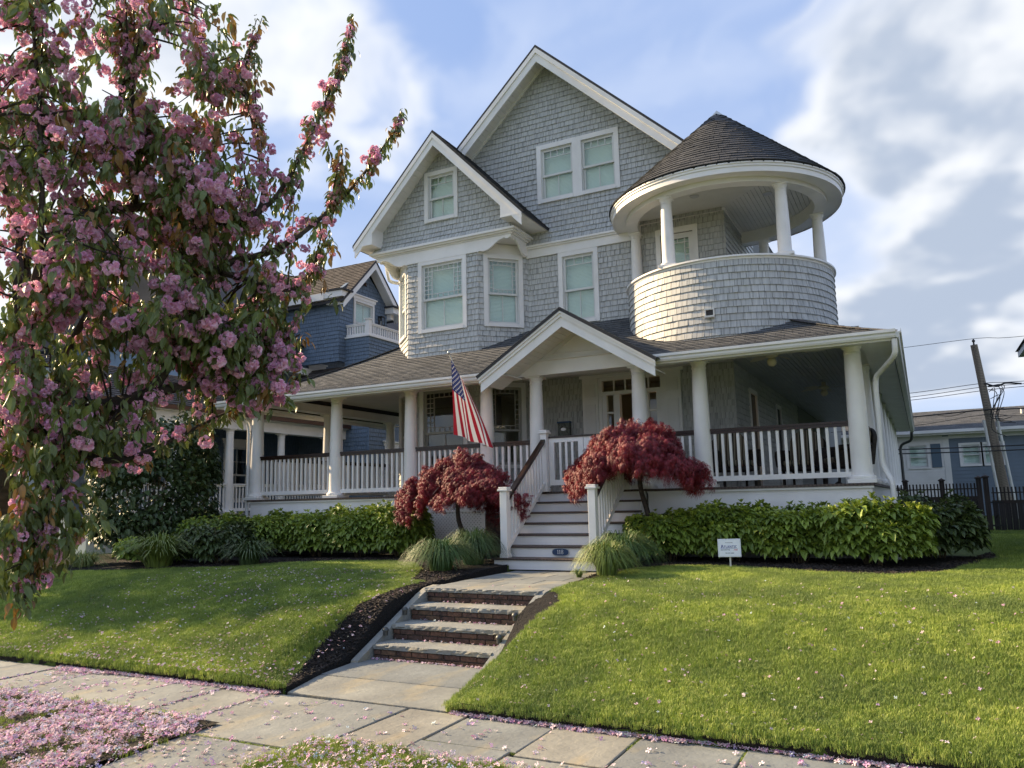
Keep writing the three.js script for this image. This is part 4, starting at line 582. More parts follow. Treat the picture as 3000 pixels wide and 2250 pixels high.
{
  const zs = []; for (let z = -6.1; z > -14; z -= 0.11) zs.push(z); for (let z = -14; z > -62; z -= 1.5) zs.push(z);
  const sheet = (edge, sgn, far) => surf((u, v) => { const j = Math.round(v * zs.length) - 1, z = zs[Math.max(0, j)], e = edge(z), i = Math.round(u * 80) - 1, x = i < 0 ? e : e + sgn * (Math.pow(i / 79, 2.1) * far); return V(x, j < 0 || i < 0 ? -0.06 : groundY(x, z), j < 0 ? z + 0.012 : z); }, 80, zs.length);
  const lawn = thing('lawn', 'raised front lawn sloping down to the bluestone pavement', 'lawn', [0, 0, 0], null, 'structure');
  put('turf', sheet(xl, -1, 45), M.turf, lawn); put('turf', sheet(xr, 1, 40), M.turf, lawn);
  put('soil_edge', [surf((u, v) => V(mix(-45, -5.74, u), mix(-0.05, 0.075 + 0.03 * n2(u * 300, 4), v), -6.083 - 0.02 * n2(u * 420, v * 3)), 400, 2), surf((u, v) => V(mix(-3.84, 40, u), mix(-0.05, 0.075 + 0.03 * n2(u * 300, 9), v), -6.083 - 0.02 * n2(u * 420, v * 3 + 5)), 400, 2)], M.soil, lawn);
  const far = thing('ground', 'ground reaching to the horizon behind the houses', 'ground', [0, 0, 0], null, 'structure');
  put('earth', [surf((u, v) => V(mix(-400, 400, u), -0.07, mix(-400, 200, v)), 4, 4), surf((u, v) => V(mix(-400, 400, u), 0.55, mix(-400, -61.5, v)), 4, 4)], M.turf, far);
  const beds = thing('mulch_bed', 'dark mulch beds along the porch and beside the stone steps', 'mulch', [0, 0, 0], null, 'structure');
  const my = (x, z) => groundY(x, z) + 0.012 + 0.03 * fbm2(x * 14 + 90, z * 14 + 90, 3) - 0.008;
  put('mulch', surf((u, v) => { const x = mix(-6.1, -17, u), z = mix(bedLz(x) + 0.02, -13.6, v); return V(x, my(x, z), z); }, 180, 50), M.mulch, beds);
  put('mulch', surf((u, v) => { const x = mix(-4.2, 0.95, u), z = mix(bedRz(x) + 0.02, -14.4, v); return V(x, my(x, z), z); }, 110, 60), M.mulch, beds);
  put('mulch', surf((u, v) => { const z = mix(-6.14, -11.5, v), t = u * 15 - 1, x = t < 0 ? xl(z) + 0.012 : xl(z) - t / 14 * (stripL(z) + 0.02) + 0.012 * (1 - t / 14); return V(x, t < 0 ? -0.06 : my(x, z), z); }, 15, 100), M.mulch, beds);
  put('mulch', surf((u, v) => { const z = mix(-7.42, -9.04, v), x = xr(z) + u * (stripR(z) + 0.02); return V(x, my(x, z), z); }, 10, 40), M.mulch, beds);
  { // shredded bark on top
    const R = rng(77), g = new THREE.BoxGeometry(0.05, 0.008, 0.012), im = new THREE.InstancedMesh(g, mat(0.03, 0.025, 0.022, { roughness: 0.95 }), 9000), m = new THREE.Matrix4(), q = new THREE.Quaternion(), c = new THREE.Color(); let n = 0;
    while (n < 9000) { const a = R(), side = R(); let x, z; if (side < 0.5) { x = mix(-6.1, -13, a); z = bedLz(x) - R() * 1.2; } else if (side < 0.85) { x = mix(-4.2, 0.9, a); z = bedRz(x) - R() * 1.2; } else { z = mix(-6.3, -9.4, a); x = xl(z) - R() * stripL(z); } if (!inBed(x, z)) continue;
      q.setFromEuler(new THREE.Euler((R() - 0.5) * 0.8, R() * 6.3, (R() - 0.5) * 0.8)); m.compose(V(x, my(x, z) + 0.006, z), q, V(0.5 + R(), 1, 0.6 + R())); im.setMatrixAt(n, m); const k = 0.5 + R() * R() * 2.2; c.setRGB(k, k * 0.95, k * 0.9); im.setColorAt(n, c); n++; }
    im.name = 'bark_chips'; tag(im, 'loose shredded bark chips scattered over the mulch beds', 'bark chips', null, 'stuff'); scene.add(im);
  }
  // street side
  const st = thing('road', 'asphalt street behind the camera', 'road', [0, 0, 0], null, 'structure'); put('asphalt', box(-60, 60, -0.3, -0.12, -0.9, 9), M.asphalt, st); put('kerb', box(-60, 60, -0.3, 0.02, -1.05, -0.9), M.concrete, st);
  const vg = thing('verge', 'grass verge between the pavement and the street', 'verge', [0, 0, 0], null, 'structure');
  put('turf', [surf((u, v) => V(mix(-60, -5.46, u), 0.012, mix(-5.06, -1.05, v)), 60, 8), surf((u, v) => V(mix(-4.22, 60, u), 0.012, mix(-5.0, -1.05, v)), 60, 8)], M.soil, vg);
}
// ---------- pavement, landing, walk ----------
function slab(pts, y0, y1, m, parent, bev = 0.008) {   // pts in [x, z]
  const s = new THREE.Shape(pts.map(([x, z]) => new THREE.Vector2(x, -z))); const g = new THREE.ExtrudeGeometry(s, { depth: y1 - y0 - bev * 2, bevelEnabled: true, bevelSize: bev, bevelThickness: bev, bevelSegments: 2 });
  g.rotateX(-Math.PI / 2); g.translate(0, y0 + bev, 0); return put('paving_stone', g, m, parent);
}
{
  const sw = thing('pavement', 'bluestone slab pavement with uneven joints and fallen petals', 'pavement', [0, 0, 0], null, 'structure'), R = rng(12), J = () => (R() - 0.5) * 0.02;
  put('bedding', box(-60, 60, -0.06, -0.035, -6.2, -2.2), M.soil, sw);
  const q = (x0, x1, z0, z1, k) => { const e = 0.012 + R() * 0.008, d = J() * 0.3; slab([[x0 + e + J(), z0 + e + J()], [x1 - e + J(), z0 + e + J()], [x1 - e + J(), z1 - e + J()], [x0 + e + J(), z1 - e + J()]].map(([x, z]) => [x, z]).reverse(), -0.05, d + (R() - 0.5) * 0.012, M.bluestone[k ?? Math.floor(R() * 4)], sw); };
  const jx = [-16, -15.2, -14.3, -13.5, -12.8, -12.1, -11.4, -10.6, -9.86, -9.2, -8.52, -7.87, -7.15, -6.47, -5.86, -5.12, -4.25, -3.62];
  for (let i = 0; i < jx.length - 1; i++) q(jx[i], jx[i + 1], -6.1, -4.76, [2, 0, 1, 0, 2, 0, 1, 0, 2, 0, 2, 1, 0, 1, 1, 0, 3][i]);
  const jr = [-3.62, -2.8, -2.1, -1.29, -0.5, 0.4, 1.3, 2.3, 3.4, 4.5, 6];
  for (let i = 0; i < jr.length - 1; i++) { const zc = [-5.38, -5.3, -5.1, -5.2, -5.15][i % 5]; q(jr[i], jr[i + 1], -6.1, zc, [0, 3, 0, 2, 1, 0, 3, 1, 2, 0][i]); q(jr[i] - 0.05, jr[i + 1] - 0.05, zc, -4.7, i % 4); }
  slab([[-5.48, -4.74], [-4.28, -4.72], [-4.3, -3.3], [-5.3, -3.3]], -0.05, 0.0, M.bluestone[2], sw); slab([[-5.3, -3.27], [-4.3, -3.27], [-4.3, -1.1], [-5.3, -1.1]], -0.05, 0.0, M.bluestone[0], sw);
  slab([[-5.7, -6.13], [-3.86, -6.13], [-4.06, -6.88], [-5.94, -6.86]], -0.05, 0.012, M.bluestone[1], sw); slab([[-5.95, -6.89], [-4.07, -6.905], [-4.2, -7.78], [-6.05, -7.78]], -0.05, 0.016, M.bluestone[2], sw);
  // upper walk
  const wk = thing('garden_walk', 'bluestone walk from the stone steps to the porch stairs', 'walk', [0, 0, 0], null, 'structure');
  put('bedding', box(-5.99, -4.21, 0.4, 0.685, -11.58, -9.1), M.soil, wk);
  const zr = [-9.33, -9.78, -10.22, -10.66, -11.1, -11.57], xs = [[-5.97, -5.15, -4.6, -4.22], [-5.97, -5.45, -4.8, -4.22], [-5.97, -5.2, -4.55, -4.22], [-5.97, -5.6, -5.0, -4.22], [-5.97, -5.3, -4.7, -4.22]];
  for (let r = 0; r < 5; r++) for (let i = 0; i < 3; i++) { const e = 0.012; slab([[xs[r][i] + e, zr[r] - e], [xs[r][i + 1] - e, zr[r] - e], [xs[r][i + 1] - e, zr[r + 1] + e], [xs[r][i] + e, zr[r + 1] + e]], 0.65, 0.713 + (R() - 0.5) * 0.006, M.bluestone[(r * 2 + i) % 3], wk, 0.005); }
}
// ---------- brick and stone steps ----------
{
  const gs = thing('garden_steps', 'four brick risers with rough bluestone treads between sloping stone cheeks', 'steps', [-5.14, 0, -8.4]), R = rng(5), rise = 0.178;
  for (let k = 0; k < 4; k++) {
    const z = -7.80 - k * 0.385, y = k * rise, x0 = -5.93, x1 = -4.36;
    put('mortar_core', box(x0 + 0.01, x1 - 0.01, -0.05, y + rise - 0.055, k === 3 ? -9.32 : z - 0.42, z - 0.012), M.mortar, gs);
    for (let c = 0; c < 2; c++) for (let i = -1; i < 8; i++) { const a = Math.max(x0, x0 + i * 0.217 + (c ? 0.105 : 0)), b = Math.min(x1, x0 + (i + 1) * 0.217 + (c ? 0.105 : 0) - 0.011); if (b - a > 0.03) { const o = R() * 0.007; put('brick', rbox(a, b, y + 0.004 + c * 0.062, y + 0.055 + c * 0.062, z - 0.09, z + o, 0.005), M.bricks[Math.floor(R() * 4)], gs); } }
    // rock-faced slab: a box whose front edge is broken up
    const e = k === 3 ? 0.03 : 0.0, g = new THREE.BoxGeometry(x1 - x0 + 0.03 + e * 2, 0.052, 0.43, 60, 4, 8), p = g.attributes.position; g.translate((x0 + x1) / 2, y + rise - 0.026, z - 0.195);
    for (let i = 0; i < p.count; i++) { const x = p.getX(i), yy = p.getY(i), zz = p.getZ(i); if (zz > z + 0.01) p.setZ(i, zz + (n2(x * 26 + k * 9, yy * 60 + 7) - 0.6) * 0.03 - Math.abs(yy - (y + rise - 0.026)) * 0.25); if (yy > y + rise - 0.002) p.setY(i, yy + (n2(x * 5 + k, zz * 5 + 3) - 0.5) * 0.004); }
    g.computeVertexNormals(); put('step_slab', toCreasedNormals(g, 0.7), M.ledge, gs);
  }
  const prof = [[-9.25, -0.1], [-9.25, 0.72], [-9.02, 0.70], [-8.85, 0.64], [-7.52, 0.035], [-7.48, -0.1]].reverse();
  for (const x of [-6.05, -4.345]) { const g = alongX(prof, x, x + 0.1), p = g.attributes.position; put('cheek_stone', g, M.ledge, gs); }
  for (const [y, z] of [[0.27, -8.02], [0.46, -8.42]]) for (const s of [-1, 1]) {
    const x = s < 0 ? -5.95 : -4.345, l = sub('step_light', gs); const g = new THREE.SphereGeometry(0.042, 14, 8, 0, Math.PI * 2, 0, Math.PI / 2); g.translate(x - s * 0.02, y + 0.03, z); put('hood', g, M.bronze, l); const c = new THREE.CylinderGeometry(0.032, 0.03, 0.055, 14); c.translate(x - s * 0.02, y + 0.002, z); put('lens', c, M.bronze, l); }
}
// ---------- grass blades and fallen petals ----------
const leafMat = (r, g, b, t = 0.35, o = {}) => mat(r, g, b, tw({ phys: 1, transmission: t, thickness: 0, roughness: 0.75, ...o }));
function scatter(name, geo, m, list, parent, label, category) {      // list of [Matrix4, r, g, b]
  const im = new THREE.InstancedMesh(geo, m, list.length), c = new THREE.Color(); list.forEach((e, i) => { im.setMatrixAt(i, e[0]); c.setRGB(e[1], e[2], e[3]); im.setColorAt(i, c); });
  im.castShadow = im.receiveShadow = true; im.userData.kind = 'stuff'; im.name = parent ? name : numbered(name); if (label) tag(im, label, category); (parent || scene).add(im); return im;
}
const compose = (x, y, z, ex, ey, ez, s, sy = s) => new THREE.Matrix4().compose(V(x, y, z), new THREE.Quaternion().setFromEuler(new THREE.Euler(ex, ey, ez, 'YXZ')), V(s, sy, s));
function tuft(n, h, spread, w, seed, bend = 0.5) {
  const R = rng(seed), pos = [];
  for (let i = 0; i < n; i++) { const a = R() * 6.283, r = Math.sqrt(R()) * spread, x = Math.cos(a) * r, z = Math.sin(a) * r, d = R() * 6.283, L = h * (0.6 + 0.5 * R()), k = bend * (0.3 + R()) * L, tx = Math.cos(d) * k, tz = Math.sin(d) * k, px = -Math.sin(d) * w / 2, pz = Math.cos(d) * w / 2, y1 = L * 0.55;
    const A = [x - px, -0.01, z - pz], B = [x + px, -0.01, z + pz], C = [x + tx * 0.35 + px * 0.8, y1, z + tz * 0.35 + pz * 0.8], D = [x + tx * 0.35 - px * 0.8, y1, z + tz * 0.35 - pz * 0.8], E = [x + tx, L * (1 - bend * 0.25), z + tz];
    pos.push(...A, ...B, ...C, ...A, ...C, ...D, ...D, ...C, ...E); }
  const g = new THREE.BufferGeometry(); g.setAttribute('position', new THREE.BufferAttribute(new Float32Array(pos), 3)); g.computeVertexNormals(); return g;
}
{
  const R = rng(99), lists = [[], [], []], add = (x, z, y, s, k) => { const p = n2(x * 1.3 + 9, z * 1.3 + 9) * 0.5 + n2(x * 5 + 9, z * 5 + 9) * 0.5, t = R(), dry = p > 0.57 && t > 0.72 ? 1 : 0; const r = mix(0.75, 1.2, t) * (dry ? 1.5 : 1) * (0.55 + 0.9 * p), g = mix(0.8, 1.2, t) * (dry ? 1.3 : 1) * (0.62 + 0.76 * p), b = mix(0.6, 1.1, t) * (dry ? 2.2 : 1); lists[Math.floor(R() * 3)].push([compose(x, y, z, (R() - 0.5) * 0.3, R() * 6.3, (R() - 0.5) * 0.3, s * (0.75 + 0.5 * R()), s * (0.6 + 0.45 * R() + 0.35 * n2(x * 3 + 4, z * 3 + 4)) * k), r, g, b]); };
  const fill = (x0, x1, z0, z1, dens, k = 1, test) => { const n = Math.round((x1 - x0) * (z1 - z0) * dens); for (let i = 0; i < n; i++) { const x = mix(x0, x1, R()), z = mix(z0, z1, R()); if (z < -6.05) { if (x > xl(z) && x < xr(z)) continue; if (inBed(x, z)) continue; } if (test && !test(x, z)) continue; add(x, z, groundY(x, z), 1, k); } };
  fill(-13, -5.6, -7.6, -6.1, 2300); fill(-14, -6, -9.6, -7.6, 1900); fill(-15, -6, -12, -9.6, 1500); fill(-4.3, 1.2, -7.6, -6.1, 2600); fill(-4.3, 1.9, -9.6, -7.6, 2100); fill(-4.3, 2.4, -12.5, -9.6, 1700); fill(0, 5, -25, -12.5, 420, 1.2); fill(-22, -13, -10, -6.1, 500);
  fill(-10, -5.3, -5.15, -3.3, 160, 0.9, (x, z) => x < (z > -4.72 ? -5.4 : -5.55 - 0.25 * n2(z * 6, 3))); fill(-4.35, 2, -5.06, -4.2, 1700, 1.5, (x, z) => z > -5.0 + 0.08 * n2(x * 5, 7)); fill(-4.35, 2, -4.2, -3.2, 500, 1.5);
  for (let i = 0; i < 2200; i++) { const x = mix(-11, 2, R()); if (x > -5.72 && x < -3.86) continue; const z = -6.115 + 0.05 * R(); add(x, z, 0.055 + 0.04 * R(), 0.9, 0.75); } for (let i = 0; i < 500; i++) { const z = mix(-6.1, -7.6, R()); add(xr(z) + 0.03 * R(), z, groundY(xr(z) + 0.02, z), 1.1, 1.2); }
  // moss and grass in the joints
  for (let i = 0; i < 260; i++) { const z = mix(-4.78, -4.72, R()), x = mix(-5.6, -4.3, R()); add(x, z, -0.02, 0.6, 0.8); } for (let i = 0; i < 150; i++) { const x = mix(-3.6, -2.8, R()); add(x, -5.385 + (R() - 0.5) * 0.02, -0.02, 0.5, 0.7); } for (let i = 0; i < 60; i++) { add(-2.1 + (R() - 0.5) * 0.03, -6.05 + R() * 0.3, -0.02, 0.6, 0.8); add(-1.29 + (R() - 0.5) * 0.03, -6.05 + R() * 0.2, -0.02, 0.5, 0.8); }
  const gm = leafMat(0.255, 0.34, 0.06, 0.3);
  const gg = thing('grass', 'mown green grass blades covering the lawn and verge', 'grass', [0, 0, 0], null, 'stuff');
  lists.forEach((l, i) => scatter('blades', tuft(12, 0.052, 0.034, 0.0043, 200 + i), gm, l, gg));
  // petals: single petals and small ruffled flowers
  const pet = new THREE.BufferGeometry(); { const pos = [], Q = rng(8); for (let i = 0; i < 6; i++) { const a = i * 1.05 + Q(), r = 0.008, l = 0.011 + Q() * 0.006, u = 0.003 + Q() * 0.006, c = Math.cos(a), s = Math.sin(a), px = -s * r * 0.7, pz = c * r * 0.7; pos.push(0, 0.002, 0, c * l + px, u, s * l + pz, c * l - px, u * 1.2, s * l - pz); pos.push(c * l + px, u, s * l + pz, c * l * 1.35, u * 0.7, s * l * 1.35, c * l - px, u * 1.2, s * l - pz); } pet.setAttribute('position', new THREE.BufferAttribute(new Float32Array(pos), 3)); pet.computeVertexNormals(); }
  const pl = [], pp = (x, z, y, s) => { const t = R(); pl.push([compose(x, y, z, (R() - 0.5) * 1.6, R() * 6.3, (R() - 0.5) * 1.6, s * (0.6 + 0.8 * R())), mix(0.8, 1.2, t) * (R() < 0.12 ? 0.7 : 1), mix(0.7, 1.3, t) * (R() < 0.2 ? 0.7 : 1), mix(0.75, 1.25, t)]); };
  const many = (n, f) => { for (let i = 0; i < n; i++) f(); };
  many(2600, () => { const z = -6.1 - Math.pow(R(), 1.7) * 4.2, x = mix(-11.5, -5.8, Math.pow(R(), 0.8)); if (x > xl(z) || inBed(x, z) && R() > 0.1) return; if (fbm2(x * 2.2 + 4, z * 2.2 + 4, 3) + 0.25 < 0.42 + R() * 0.5) return; pp(x, z, groundY(x, z) + 0.036 + R() * 0.012, 0.75); });
  many(520, () => { const z = -6.1 - Math.pow(R(), 1.3) * 4, x = mix(-4, 1.5, R()); if (x < xr(z)) return; pp(x, z, groundY(x, z) + 0.042 + R() * 0.01, 0.7); });
  many(5200, () => { const x = mix(-9.2, 1.5, R()); if (x > -5.75 && x < -3.8) return; const w = 0.10 * (0.35 + fbm2(x * 1.5 + 70, 3, 2)) * (x < -5.7 ? 1.2 : 0.7); pp(x, -6.105 + Math.abs(R() + R() - 1) * w * 1.6 - 0.02, 0.006 + R() * 0.012, 1.0); });
  many(380, () => { const x = mix(-9, 1, Math.pow(R(), 1.7)), z = mix(-6, -4.7, R()); const k = 1 + Math.floor(R() * 3); for (let i = 0; i < k; i++) pp(x + (R() - 0.5) * 0.06, z + (R() - 0.5) * 0.05, 0.008, 1.0); });
  many(420, () => { const x = mix(-9, -5.9, R()); const j = [-9.2, -8.52, -7.87, -7.15, -6.47, -5.86][Math.floor(R() * 6)]; pp(j + (R() - 0.5) * 0.05, mix(-6, -4.8, R()), 0.0, 0.9); });
  many(15000, () => { const z = mix(-5.15, -3.0, R()), x = mix(-10.5, -5.2, R()); const e = (z > -4.74 ? -5.4 : -5.55) + 0.2 * (n2(z * 4 + 2, 5) - 0.5), ez = -5.02 + 0.14 * (n2(x * 3, 8) - 0.5); if (x > e || z < ez) return; if (fbm2(x * 3 + 8, z * 3 + 8, 3) < 0.36) return; pp(x, z, 0.02 + R() * 0.05, 1.1); });
  many(1500, () => { const x = mix(-4.3, -1.5, R()), z = mix(-4.98, -4.0, R()); pp(x, z, 0.06 + R() * 0.02, 0.95); });
  many(260, () => { const x = mix(-5.5, -4.3, R()), z = mix(-4.7, -3.4, R()); pp(x, z, 0.008, 1.0); });
  for (let k = 0; k < 5; k++) many([150, 30, 40, 26, 6][k], () => { const x = mix(-5.95, -4.4, R()), z = -7.78 - Math.max(0, k - 1) * 0.385 - (k ? 0.38 : 0) + Math.abs(R() + R() - 1) * 0.04; pp(x, z + 0.005, k * 0.178 + 0.012 + (k ? 0 : 0.012), 0.8); });
  many(110, () => { const z = mix(-6.3, -8.8, R()); pp(xl(z) - R() * 0.5, z, groundY(xl(z) - 0.25, z) + 0.03, 0.9); });
  scatter('fallen_petals', pet, leafMat(0.76, 0.60, 0.67, 0.2, { roughness: 0.9 }), pl, null, 'pale pink cherry petals fallen on lawn, verge and pavement', 'petals');
}
// ---------- plants ----------
function leafGeo(L, W, o = {}) {                       // a leaf along +z from the origin, folded on its midrib
  const { fold = 0.25, droop = 0.3, seg = 4, tip = 1.3, base = 0.9, stalk = 0.0 } = o, pos = [], c = (t) => [0, fold * 0 - droop * L * t * t, stalk + L * t], e = (t, s) => { const w = W / 2 * Math.pow(Math.sin(Math.PI * Math.pow(t, base)), 1 / tip); const k = c(t); return [s * w, k[1] + fold * w, k[2]]; };
  for (let i = 0; i < seg; i++) { const a = i / seg, b = (i + 1) / seg; for (const s of [-1, 1]) { const q = [c(a), e(a, s), e(b, s), c(b)]; if (s < 0) q.reverse(); if (i > 0) pos.push(...q[0], ...q[1], ...q[2]); pos.push(...(i > 0 ? [...q[0], ...q[2], ...q[3]] : s < 0 ? [...q[0], ...q[1], ...q[3]] : [...q[0], ...q[2], ...q[3]])); } }
  const g = new THREE.BufferGeometry(); g.setAttribute('position', new THREE.BufferAttribute(new Float32Array(pos), 3)); g.computeVertexNormals(); return g;
}
const turned = (g, x, y, z, s = 1, p = [0, 0, 0]) => g.clone().applyMatrix4(compose(p[0], p[1], p[2], x, y, z, s));
const solid = (geo) => { if (!geo.attributes.normal) geo.computeVertexNormals(); return geo; };
function sprigGeo(n, L, W, seed, o = {}) {             // n leaves round a short shoot
  const R = rng(seed), list = []; for (let i = 0; i < n; i++) { const k = 0.7 + 0.5 * R(), g = turned(leafGeo(L * k, W * k, { droop: 0.2 + 0.4 * R(), fold: 0.15 + 0.4 * R(), stalk: L * 0.18, ...o.leaf }), (o.pitch ?? 0.5) + (R() - 0.5) * (o.pv ?? 0.9), i * 2.4 + R(), (R() - 0.5) * 0.6, 1, [(R() - 0.5) * (o.sp ?? 0.04), (i / n - 0.5) * (o.len ?? 0.12), (R() - 0.5) * (o.sp ?? 0.04)]); const t = 0.8 + 0.4 * R(); paint(g, t * (o.red && R() < o.red ? 2.2 : 1), t, t); list.push(g); }
  return merge(list);
}
// --- the cherry ---
{
  const P = { base: [-6.1, 0, -3.3], fork: [-5.12, 2.22, -3.0], limb1: [-4.77, 2.34, -3.02], limb2: [-4.26, 2.51, -3.26], limb3: [-3.95, 2.72, -3.72], t1: [-3.51, 5.11, -4.23], t1b: [-3.6, 4.21, -3.88], t1c: [-3.78, 3.7, -3.64], t2: [-3.32, 4.66, -4.63], t2b: [-3.49, 4.06, -4.3], t2c: [-3.78, 3.58, -3.89], top1: [-4.05, 5.3, -3.24], top2: [-4.51, 5.6, -2.96], top3: [-4.62, 5.3, -2.52], top4: [-4.06, 5.0, -3.73], mid: [-4.46, 3.8, -3.28], mid2: [-4.41, 3.39, -2.69], mid3: [-4.0, 3.35, -3.59], low: [-4.17, 2.47, -3.88], low2: [-3.85, 3.02, -4.18], hang1: [-4.34, 1.9, -2.75], hang2: [-4.16, 1.32, -2.52], hang3: [-4.21, 2.1, -3.03], r1: [-3.74, 3.78, -4.33], r2: [-3.82, 3.31, -4.15], upL: [-4.38, 4.28, -2.56], upM: [-4.27, 4.37, -3.05], bk: [-5.6, 3.6, -3.2], bk2: [-6.0, 4.6, -3.4], bk3: [-5.5, 4.9, -2.6] };
  const v = (k) => V(...P[k]);
  const tree = thing('cherry_tree', 'pink double-blossom cherry tree with bronze-green leaves leaning over the pavement', 'tree', P.base), R = rng(404);
  const tr = put('trunk', limb([v('base'), V(-6.0, 0.7, -3.25), V(-5.7, 1.5, -3.12), v('fork')], 0.15, 0.11, 14, 12), M.bark, tree);
  const limbs = [['fork', 'limb1', 'limb2', 'limb3', 'low2'], ['fork', 'mid2', 'mid', 't1c', 't1b', 't1'], ['fork', 'limb2', 'mid3', 't2c', 't2b', 't2'], ['fork', 'mid2', 'upL', 'top3'], ['fork', 'mid', 'upM', 'top2'], ['mid', 'upM', 'top1'], ['mid', 't1c', 'top4'], ['limb1', 'hang3', 'low'], ['limb1', 'hang1', 'hang2'], ['mid3', 'r2', 'r1'], ['fork', 'bk', 'bk2'], ['fork', 'bk', 'bk3']];
  const rad = [0.06, 0.045, 0.045, 0.026, 0.028, 0.03, 0.03, 0.03, 0.03, 0.025, 0.06, 0.05], curves = [];
  limbs.forEach((l, i) => { const pts = l.map(v).map((p, k) => k && k < l.length - 1 ? p.add(V((R() - 0.5) * 0.1, (R() - 0.5) * 0.08, (R() - 0.5) * 0.1)) : p); curves.push(new THREE.CatmullRomCurve3(pts)); put('branch', limb(pts, rad[i], 0.006, 26, 7), M.bark, tree); });
  const leaves = [[], [], []], blooms = [[], [], []], twigs = [];
  const near = curves.map((c) => c.getPoints(24)).flat();
  const leafAt = (p, s, edge) => { const t = R(), br = edge ? 0.28 : 0.06; const warm = R() < br; leaves[Math.floor(R() * 3)].push([compose(p.x, p.y, p.z, (R() - 0.5) * 1.0, R() * 6.3, (R() - 0.5) * 1.0, s * (0.75 + 0.5 * R())), mix(0.7, 1.15, t) * (warm ? 2.0 : 1), mix(0.7, 1.2, t) * (warm ? 0.85 : 1), mix(0.6, 1.1, t) * (warm ? 0.8 : 1)]); };
  const bloomAt = (p, s) => { const t = R(); blooms[Math.floor(R() * 3)].push([compose(p.x, p.y, p.z, (R() - 0.5) * 1.2, R() * 6.3, (R() - 0.5) * 1.2, s * (0.5 + 0.65 * R())), mix(0.85, 1.12, t), mix(0.75, 1.25, t), mix(0.85, 1.15, t)]); };
  // crown: lumps of twigs
  const lumps = [[-4.36, 4.25, -2.92, 0.75, 0.8, 300], [-4.3, 3.82, -3.4, 0.62, 0.6, 280], [-4.45, 3.1, -2.95, 0.7, 0.55, 360], [-4.1, 3.12, -3.62, 0.5, 0.42, 290], [-4.05, 2.78, -3.82, 0.38, 0.3, 170], [-4.42, 2.35, -2.78, 0.42, 0.34, 90], [-4.28, 1.78, -2.62, 0.22, 0.34, 38], [-4.15, 1.38, -2.5, 0.14, 0.16, 13], [-4.14, 4.72, -3.42, 0.42, 0.5, 120], [-4.72, 4.6, -2.7, 0.75, 0.75, 110], [-5.1, 3.4, -2.9, 0.8, 0.9, 90], [-5.2, 4.9, -3.0, 0.9, 0.9, 60], [-4.6, 5.75, -3.1, 0.9, 0.5, 90], [-5.9, 4.0, -3.6, 0.9, 1.1, 50], [-5.6, 3.9, -2.2, 0.9, 1.1, 60], [-3.8, 3.42, -4.1, 0.28, 0.32, 90]];
  for (const [x, y, z, r, ry, n] of lumps) for (let i = 0; i < n * 1.2; i++) {
    const a = R() * 6.283, u = R() * 2 - 1, q = Math.pow(R(), 0.42), s = Math.sqrt(1 - u * u), p = V(x + Math.cos(a) * s * r * q, y + u * ry * q, z + Math.sin(a) * s * r * q);
    if (fbm3(p.x * 2.4 + 20, p.y * 2.4 + 20, p.z * 2.4 + 20, 2, 3) < 0.505) continue;
    if (p.distanceTo(camera.position) < 3.6) continue;
    const low = p.y < 2.3, edge = q > 0.85 && p.y > 3.3;
    if (i % 3 === 0) { let b = near[0], d = 9; for (const k of near) { const e = k.distanceTo(p); if (e < d && k.y < p.y + 0.3) { d = e; b = k; } } if (d < 1.1 && d > 0.06) twigs.push(limb([b, b.clone().lerp(p, 0.5).add(V((R() - 0.5) * 0.1, (R() - 0.3) * 0.1, (R() - 0.5) * 0.1)), p], 0.008, 0.003, 5, 5)); }
    const nl = low ? 3 : R() < 0.8 ? 2 : 1; for (let k = 0; k < nl; k++) leafAt(p.clone().add(V((R() - 0.5) * 0.2, (R() - 0.5) * 0.18, (R() - 0.5) * 0.2)), 1, edge);
    if (R() < (low ? 0.25 : p.y < 3.2 ? 0.5 : 0.66)) bloomAt(p.clone().add(V((R() - 0.5) * 0.1, -0.05 - R() * 0.06, (R() - 0.5) * 0.1)), 1);
    if (R() < (low ? 0.1 : 0.45)) bloomAt(p.clone().add(V((R() - 0.5) * 0.16, -0.02 - R() * 0.1, (R() - 0.5) * 0.16)), 1);
  }
  // flowering shoots along the outer branches
  curves.forEach((c, i) => { const L = c.getLength(), n = Math.round(L / 0.045); for (let k = Math.round(n * 0.38); k <= n; k++) { const t = k / n, p = c.getPointAt(t), tipF = 1 - t, w = 0.05 + 0.1 * tipF; for (let j = 0; j < (t > 0.7 ? 2 : 1); j++) leafAt(p.clone().add(V((R() - 0.5) * w * 1.5, (R() - 0.4) * w * 1.3, (R() - 0.5) * w * 1.5)), 0.75, t > 0.75); if (t < 0.94 && n2(k * 0.3 + 5, i * 7 + 2) > 0.3 + 0.25 * t) for (let j = 0; j < (R() < 0.6 ? 2 : 1); j++) bloomAt(p.clone().add(V((R() - 0.5) * w * 2.6, -0.02 + (R() - 0.5) * w * 1.8, (R() - 0.5) * w * 2.6)), 0.8); if (t > 0.3 && R() < 0.16 && i < 10) { const d = V((R() - 0.3) * 0.5, 0.25 + R() * 0.5, (R() - 0.5) * 0.5), e = p.clone().add(d.multiplyScalar(0.5 + tipF)); twigs.push(limb([p, p.clone().lerp(e, 0.5).add(V(0, -0.02, 0)), e], 0.007, 0.003, 5, 5)); for (let m = 1; m < 8; m++) { const q = p.clone().lerp(e, m / 7); leafAt(q, 0.75, true); if (m < 6 && R() < 0.55) bloomAt(q.add(V(0, -0.03, 0)), 0.7); } } } });
  put('twigs', twigs, M.bark, tree, 'stuff');
